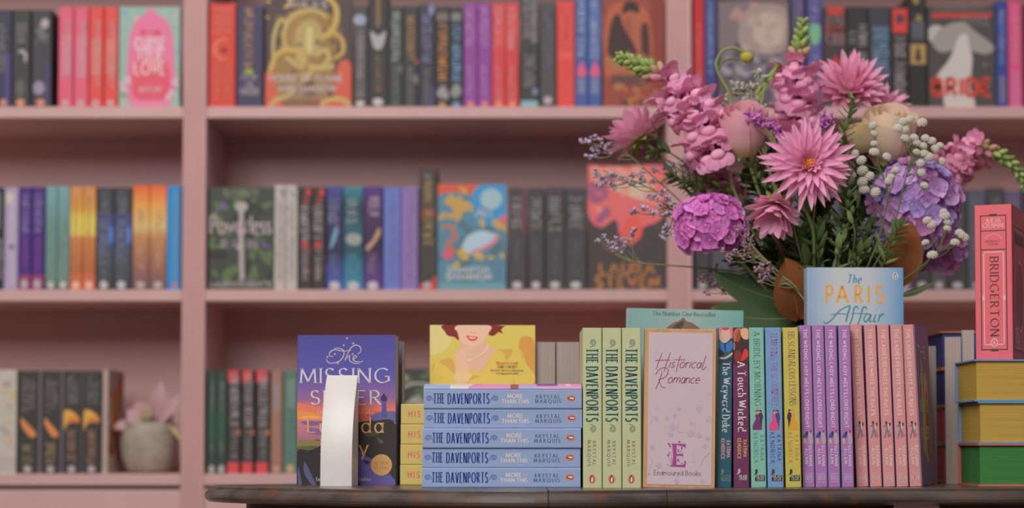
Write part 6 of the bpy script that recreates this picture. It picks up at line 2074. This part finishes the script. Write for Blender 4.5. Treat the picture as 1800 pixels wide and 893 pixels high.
spray('sea_lavender', 'grey mauve sea lavender left of the magenta hydrangea', [(1370, 480, 0), (1290, 430, .03), (1210, 390, .03), (1160, 352, .02)], 3.06,
      [(1130, 366, 0), (1112, 372, 0), (1148, 372, 0), (1158, 360, 0), (1150, 344, 0), (1162, 330, 0), (1172, 346, 0), (1182, 358, 0), (1170, 376, 0), (1168, 398, 0), (1166, 416, 0), (1162, 420, 0), (1178, 410, 0)], LM, 6.4, 7, 5, group=GF, row=10)
spray('sea_lavender', 'grey mauve sea lavender under the small left dahlia', [(1360, 440, 0), (1270, 360, 0), (1210, 310, 0), (1170, 280, 0)], 3.13,
      [(1150, 300, 0), (1166, 294, 0), (1180, 288, 0), (1196, 280, 0), (1206, 296, 0), (1186, 304, 0), (1218, 288, 0), (1198, 312, 0), (1146, 318, 0), (1228, 300, 0), (1212, 276, 0)], LM, 6.4, 6, 5, group=GF, row=10)
spray('sea_lavender', 'pale mauve spray hanging between left hydrangea and brown leaf', [(1410, 520, 0), (1370, 480, 0), (1330, 440, 0), (1310, 410, 0)], 2.99,
      [(1296, 402, 0), (1304, 396, 0), (1312, 410, 0), (1318, 420, 0), (1306, 430, 0), (1268, 440, 0), (1276, 446, 0), (1282, 458, 0), (1288, 442, 0), (1300, 450, 0), (1308, 444, 0), (1314, 432, 0)], MV, 5.0, 8, 5.5, group=GF, row=8)
spray('sea_lavender', 'pale mauve spray in front of the brown leaf', [(1420, 540, 0), (1400, 510, 0), (1370, 480, 0)], 2.985,
      [(1328, 474, 0), (1336, 468, 0), (1344, 476, 0), (1352, 464, 0), (1338, 484, 0), (1346, 488, 0), (1356, 472, 0), (1334, 492, 0)], MV, 5.0, 9, 5, group=GF, row=6)
spray('sea_lavender', 'pale mauve spray low beside the dark magnolia leaf', [(1400, 540, 0), (1330, 520, 0), (1270, 500, 0)], 3.09,
      [(1228, 490, 0), (1236, 484, 0), (1244, 492, 0), (1250, 478, 0), (1256, 470, 0), (1262, 494, 0), (1266, 510, 0), (1240, 512, 0), (1254, 500, 0)], MV, 5.4, 7, 5, group=GF, row=8)
spray('statice', 'small purple statice tuft above the large dahlia', [(1400, 420, 0), (1380, 300, 0), (1360, 240, 0)], 3.0,
      [(1318, 206, 0), (1328, 200, 0), (1338, 208, 0), (1346, 216, 0), (1354, 222, 0), (1334, 214, 0), (1372, 236, 0), (1364, 230, 0), (1380, 240, 0)], PU, 8.5, 9, 8, group=GF, row=6)
spray('statice', 'small purple statice tuft between rosebud and dahlia', [(1400, 430, 0), (1360, 320, 0), (1340, 260, 0)], 3.04,
      [(1326, 240, 0), (1334, 234, 0), (1342, 242, 0), (1330, 250, 0), (1346, 236, 0)], PU, 6, 7, 5, group=GF, row=6)
spray('statice', 'small purple statice tuft under the upper right dahlia', [(1430, 420, 0), (1440, 300, 0), (1440, 240, 0)], 3.01,
      [(1436, 214, 0), (1446, 206, 0), (1452, 212, 0), (1444, 222, 0), (1458, 208, 0), (1430, 222, 0)], PU, 8.5, 9, 8, group=GF, row=6)
spray('white_filler', 'greenish white filler flowers above the rosebud', [(1390, 420, 0), (1350, 300, 0), (1325, 220, 0), (1310, 190, 0)], 3.08,
      [(1290, 148, 0), (1300, 152, 0), (1296, 164, 0), (1308, 160, 0), (1306, 174, 0), (1318, 150, 0), (1326, 146, 0), (1338, 130, 0), (1346, 136, 0), (1330, 128, 0), (1328, 180, 0), (1270, 172, 0), (1262, 180, 0), (1340, 190, 0)], GW, 8, 7, 7, group=GF, row=5)
spray('white_filler', 'tall pale green bud stalk between bud and snapdragon', [(1400, 420, 0), (1360, 260, 0), (1330, 180, 0), (1348, 140, 0), (1366, 118, 0)], 3.15, [(1366, 118, 0), (1356, 132, 0), (1346, 146, 0), (1336, 160, 0)], [trumpet((140, 160, 84), (152, 170, 96))], 9, 3, 3, group=GF, r=.003, sm=mat((140, 160, 88), .6))
W1 = [(1535, 221, 0), (1537, 235, 0), (1537, 253, 0), (1537, 268, 0), (1559, 276, 0), (1514, 282, 0), (1516, 300, 0), (1528, 310, 0), (1516, 320, 0), (1519, 334, 0), (1539, 338, 0), (1498, 309, 0), (1503, 270, 0), (1566, 312, 0), (1575, 300, 0), (1562, 318, 0)]
W2 = [(1600, 210, 0), (1621, 216, 0), (1579, 226, 0), (1591, 228, 0), (1591, 244, 0), (1607, 243, 0), (1627, 244, 0), (1638, 248, 0), (1623, 257, 0), (1652, 257, 0), (1611, 268, 0), (1625, 270, 0), (1633, 276, 0), (1618, 287, 0), (1656, 284, 0), (1620, 304, 0), (1625, 327, 0), (1588, 214, 0), (1644, 262, 0), (1612, 252, 0)]
W3 = [(1659, 373, 0), (1665, 391, 0), (1665, 402, 0), (1630, 388, 0), (1638, 395, 0), (1686, 409, 0), (1697, 418, 0), (1679, 427, 0), (1627, 427, 0), (1639, 449, 0), (1661, 380, 0), (1690, 414, 0)]
BS = mat((86, 96, 62), .6)
spray('baby_breath', 'white button sprays left of the lavender hydrangea', [(1520, 480, 0), (1550, 400, 0), (1560, 340, 0), (1545, 290, 0)], 3.0, W1, BT, 9.4, 1, 0, BS, group=GF, r=.0012)
spray('baby_breath', 'white button sprays above the lavender hydrangea', [(1530, 480, 0), (1570, 400, 0), (1590, 320, 0), (1605, 270, 0)], 2.99, W2, BT, 9.4, 1, 0, BS, group=GF, r=.0012)
spray('baby_breath', 'white button sprays lowest at the right over the hydrangea', [(1540, 520, 0), (1590, 490, 0), (1630, 460, 0), (1655, 430, 0)], 2.99, W3, BT, 9.4, 1, 0, BS, group=GF, r=.0012)

# ---- foliage
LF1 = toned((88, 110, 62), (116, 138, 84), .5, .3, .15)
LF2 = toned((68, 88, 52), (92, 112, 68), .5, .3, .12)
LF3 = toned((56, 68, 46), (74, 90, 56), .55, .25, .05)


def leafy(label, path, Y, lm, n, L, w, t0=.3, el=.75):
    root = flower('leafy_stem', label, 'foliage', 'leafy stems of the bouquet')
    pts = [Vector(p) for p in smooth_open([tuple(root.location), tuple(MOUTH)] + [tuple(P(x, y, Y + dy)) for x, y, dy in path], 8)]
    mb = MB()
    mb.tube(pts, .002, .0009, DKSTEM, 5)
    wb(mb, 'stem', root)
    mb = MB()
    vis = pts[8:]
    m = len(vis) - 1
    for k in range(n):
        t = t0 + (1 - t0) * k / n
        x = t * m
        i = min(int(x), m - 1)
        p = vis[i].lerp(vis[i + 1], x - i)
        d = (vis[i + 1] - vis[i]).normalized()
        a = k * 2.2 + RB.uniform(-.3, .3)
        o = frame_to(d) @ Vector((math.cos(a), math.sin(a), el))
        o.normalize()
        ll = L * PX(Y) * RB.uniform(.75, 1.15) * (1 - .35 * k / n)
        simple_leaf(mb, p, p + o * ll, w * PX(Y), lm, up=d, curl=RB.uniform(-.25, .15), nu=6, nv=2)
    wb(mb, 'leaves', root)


leafy('bright narrow leaved sprig rising right of the large dahlia', [(1490, 420, 0), (1482, 330, 0), (1480, 260, 0), (1490, 210, 0), (1500, 172, 0)], 3.0, LF1, 34, 34, 9, .4)
leafy('bright narrow leaved sprig beside the large dahlia petals', [(1500, 440, 0), (1496, 380, 0), (1490, 330, 0), (1486, 300, 0)], 2.97, LF1, 22, 30, 9, .35)
leafy('narrow leaved sprig in front of the lavender hydrangea', [(1540, 490, 0), (1560, 440, 0), (1575, 410, 0), (1582, 395, 0)], 2.98, LF1, 20, 40, 11, .3)
leafy('leafy stem low under the large dahlia, left', [(1440, 470, 0), (1436, 420, 0), (1446, 390, 0)], 3.0, LF2, 22, 46, 12, .2)
leafy('leafy stem low under the large dahlia, middle', [(1470, 470, 0), (1478, 420, 0), (1476, 384, 0)], 2.99, LF1, 24, 46, 12, .2)
leafy('leafy stem low under the large dahlia, right', [(1500, 480, 0), (1520, 430, 0), (1530, 390, 0)], 3.0, LF2, 24, 48, 12, .2)
leafy('leafy stem behind the top edge of the sky blue book', [(1480, 500, 0), (1510, 465, 0), (1550, 446, 0)], 3.015, LF1, 22, 44, 12, .2)
leafy('dark leafy stem behind the drooping dahlia', [(1420, 470, 0), (1390, 420, 0), (1370, 400, 0)], 3.06, LF2, 24, 46, 13, .2)
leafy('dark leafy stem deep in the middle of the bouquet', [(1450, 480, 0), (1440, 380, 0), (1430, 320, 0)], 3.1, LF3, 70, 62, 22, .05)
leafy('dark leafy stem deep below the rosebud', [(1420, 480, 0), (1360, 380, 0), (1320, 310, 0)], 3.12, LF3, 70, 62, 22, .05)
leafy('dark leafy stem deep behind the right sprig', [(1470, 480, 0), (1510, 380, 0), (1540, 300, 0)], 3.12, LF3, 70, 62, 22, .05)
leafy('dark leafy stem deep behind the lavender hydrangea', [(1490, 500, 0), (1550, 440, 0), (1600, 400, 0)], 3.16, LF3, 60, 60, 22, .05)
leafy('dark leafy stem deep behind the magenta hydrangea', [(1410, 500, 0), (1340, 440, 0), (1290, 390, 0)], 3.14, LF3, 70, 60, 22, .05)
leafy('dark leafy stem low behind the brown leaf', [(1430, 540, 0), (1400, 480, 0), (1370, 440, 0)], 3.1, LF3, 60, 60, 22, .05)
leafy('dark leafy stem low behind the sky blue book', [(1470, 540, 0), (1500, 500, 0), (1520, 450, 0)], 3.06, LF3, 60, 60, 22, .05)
leafy('leafy stem reaching left behind the magenta hydrangea', [(1380, 470, 0), (1280, 370, 0), (1215, 325, 0), (1180, 308, 0)], 3.1, LF2, 30, 44, 10, .35)
leafy('leafy stem reaching left above the magenta hydrangea', [(1390, 460, 0), (1300, 350, 0), (1240, 320, 0), (1205, 318, 0)], 3.09, LF1, 26, 44, 9, .35)
leafy('single broad leaf stem beside the small left dahlia', [(1370, 440, 0), (1260, 330, 0), (1180, 270, 0), (1160, 262, 0)], 3.1, LF2, 5, 62, 17, .75)
leafy('dark leafy stem between drooping dahlia and sky blue book', [(1430, 500, 0), (1412, 450, 0), (1408, 400, 0)], 3.03, LF2, 40, 52, 16, .05)
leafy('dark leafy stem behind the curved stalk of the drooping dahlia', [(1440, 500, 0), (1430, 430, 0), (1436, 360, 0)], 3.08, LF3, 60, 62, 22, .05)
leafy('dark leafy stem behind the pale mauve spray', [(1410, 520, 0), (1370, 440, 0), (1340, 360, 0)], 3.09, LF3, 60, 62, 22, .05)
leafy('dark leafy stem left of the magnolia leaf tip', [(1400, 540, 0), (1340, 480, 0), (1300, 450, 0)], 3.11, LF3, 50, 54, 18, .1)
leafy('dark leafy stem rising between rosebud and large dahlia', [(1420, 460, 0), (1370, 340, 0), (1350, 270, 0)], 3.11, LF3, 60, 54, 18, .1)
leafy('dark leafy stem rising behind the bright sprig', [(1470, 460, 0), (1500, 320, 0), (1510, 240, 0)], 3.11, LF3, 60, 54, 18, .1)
leafy('leafy stem below the rosebud', [(1410, 460, 0), (1350, 340, 0), (1320, 290, 0)], 3.07, LF1, 24, 40, 10, .3)

# ---- magnolia leaves
def big_leaf(root, base, tip, w, m, up, curl=.1, fold=.12):
    mb = MB()
    simple_leaf(mb, base, tip, w, m, up, curl, 14, 8, fold, .85)
    b, t = Vector(base), Vector(tip)
    d = (t - b).normalized()
    sd = d.cross(up).normalized()
    nr = sd.cross(d)
    L = (t - b).length
    sgn = -1 if up.y > 0 else 1
    rib = mat((116, 128, 86), .5) if up.y > 0 else mat((136, 92, 58), .6)
    mb.tube([b + d * (L * k / 10) + nr * (curl * L * math.sin(math.pi * k / 10) * .5) for k in range(11)], .0014, .0004, rib, 5)
    wb(mb, 'leaf', root)


GL = toned((62, 82, 56), (78, 98, 68), .25, .6, .0, .7, (128, 78, 46))
BR = toned((112, 66, 38), (128, 78, 44), .7, .15)
root = flower('magnolia_sprig', 'magnolia sprig with glossy dark green and brown backed leaves at lower left', 'foliage', 'magnolia sprigs')
stem(root, P(1385, 560, 3.05), .004, .003, DKSTEM)
for (bx, by, Yb2), (tx, ty, Yt), w, m, up in (((1392, 560, 3.05), (1250, 542, 3.0), 100, GL, (-.1, .75, -.7)), ((1380, 530, 3.08), (1254, 478, 3.05), 64, GL, (-.1, .8, -.5)), ((1400, 590, 3.02), (1268, 580, 2.98), 60, GL, (0, .6, -.8)), ((1404, 562, 3.02), (1380, 454, 2.985), 84, BR, (.2, -1, 0)), ((1392, 500, 3.04), (1352, 408, 3.04), 40, toned((70, 48, 34), (92, 60, 40), .6), (.9, -.4, 0))):
    big_leaf(root, P(bx, by, Yb2), P(tx, ty, Yt), w * PX(3.03), m, Vector(up), .14)
root = flower('magnolia_sprig', 'magnolia sprig with brown backed leaves right of the sky blue book', 'foliage', 'magnolia sprigs')
stem(root, P(1560, 520, 3.06), .004, .003, DKSTEM)
for (bx, by, Yb2), (tx, ty, Yt), w, m, up in (((1572, 506, 3.05), (1600, 388, 3.02), 74, BR, (-.1, -1, .1)), ((1576, 520, 3.05), (1646, 492, 3.03), 22, GL, (0, .6, -.8)), ((1560, 500, 3.07), (1560, 420, 3.06), 50, BR, (-.3, -1, .1))):
    big_leaf(root, P(bx, by, Yb2), P(tx, ty, Yt), w * PX(3.03), m, Vector(up), .14)
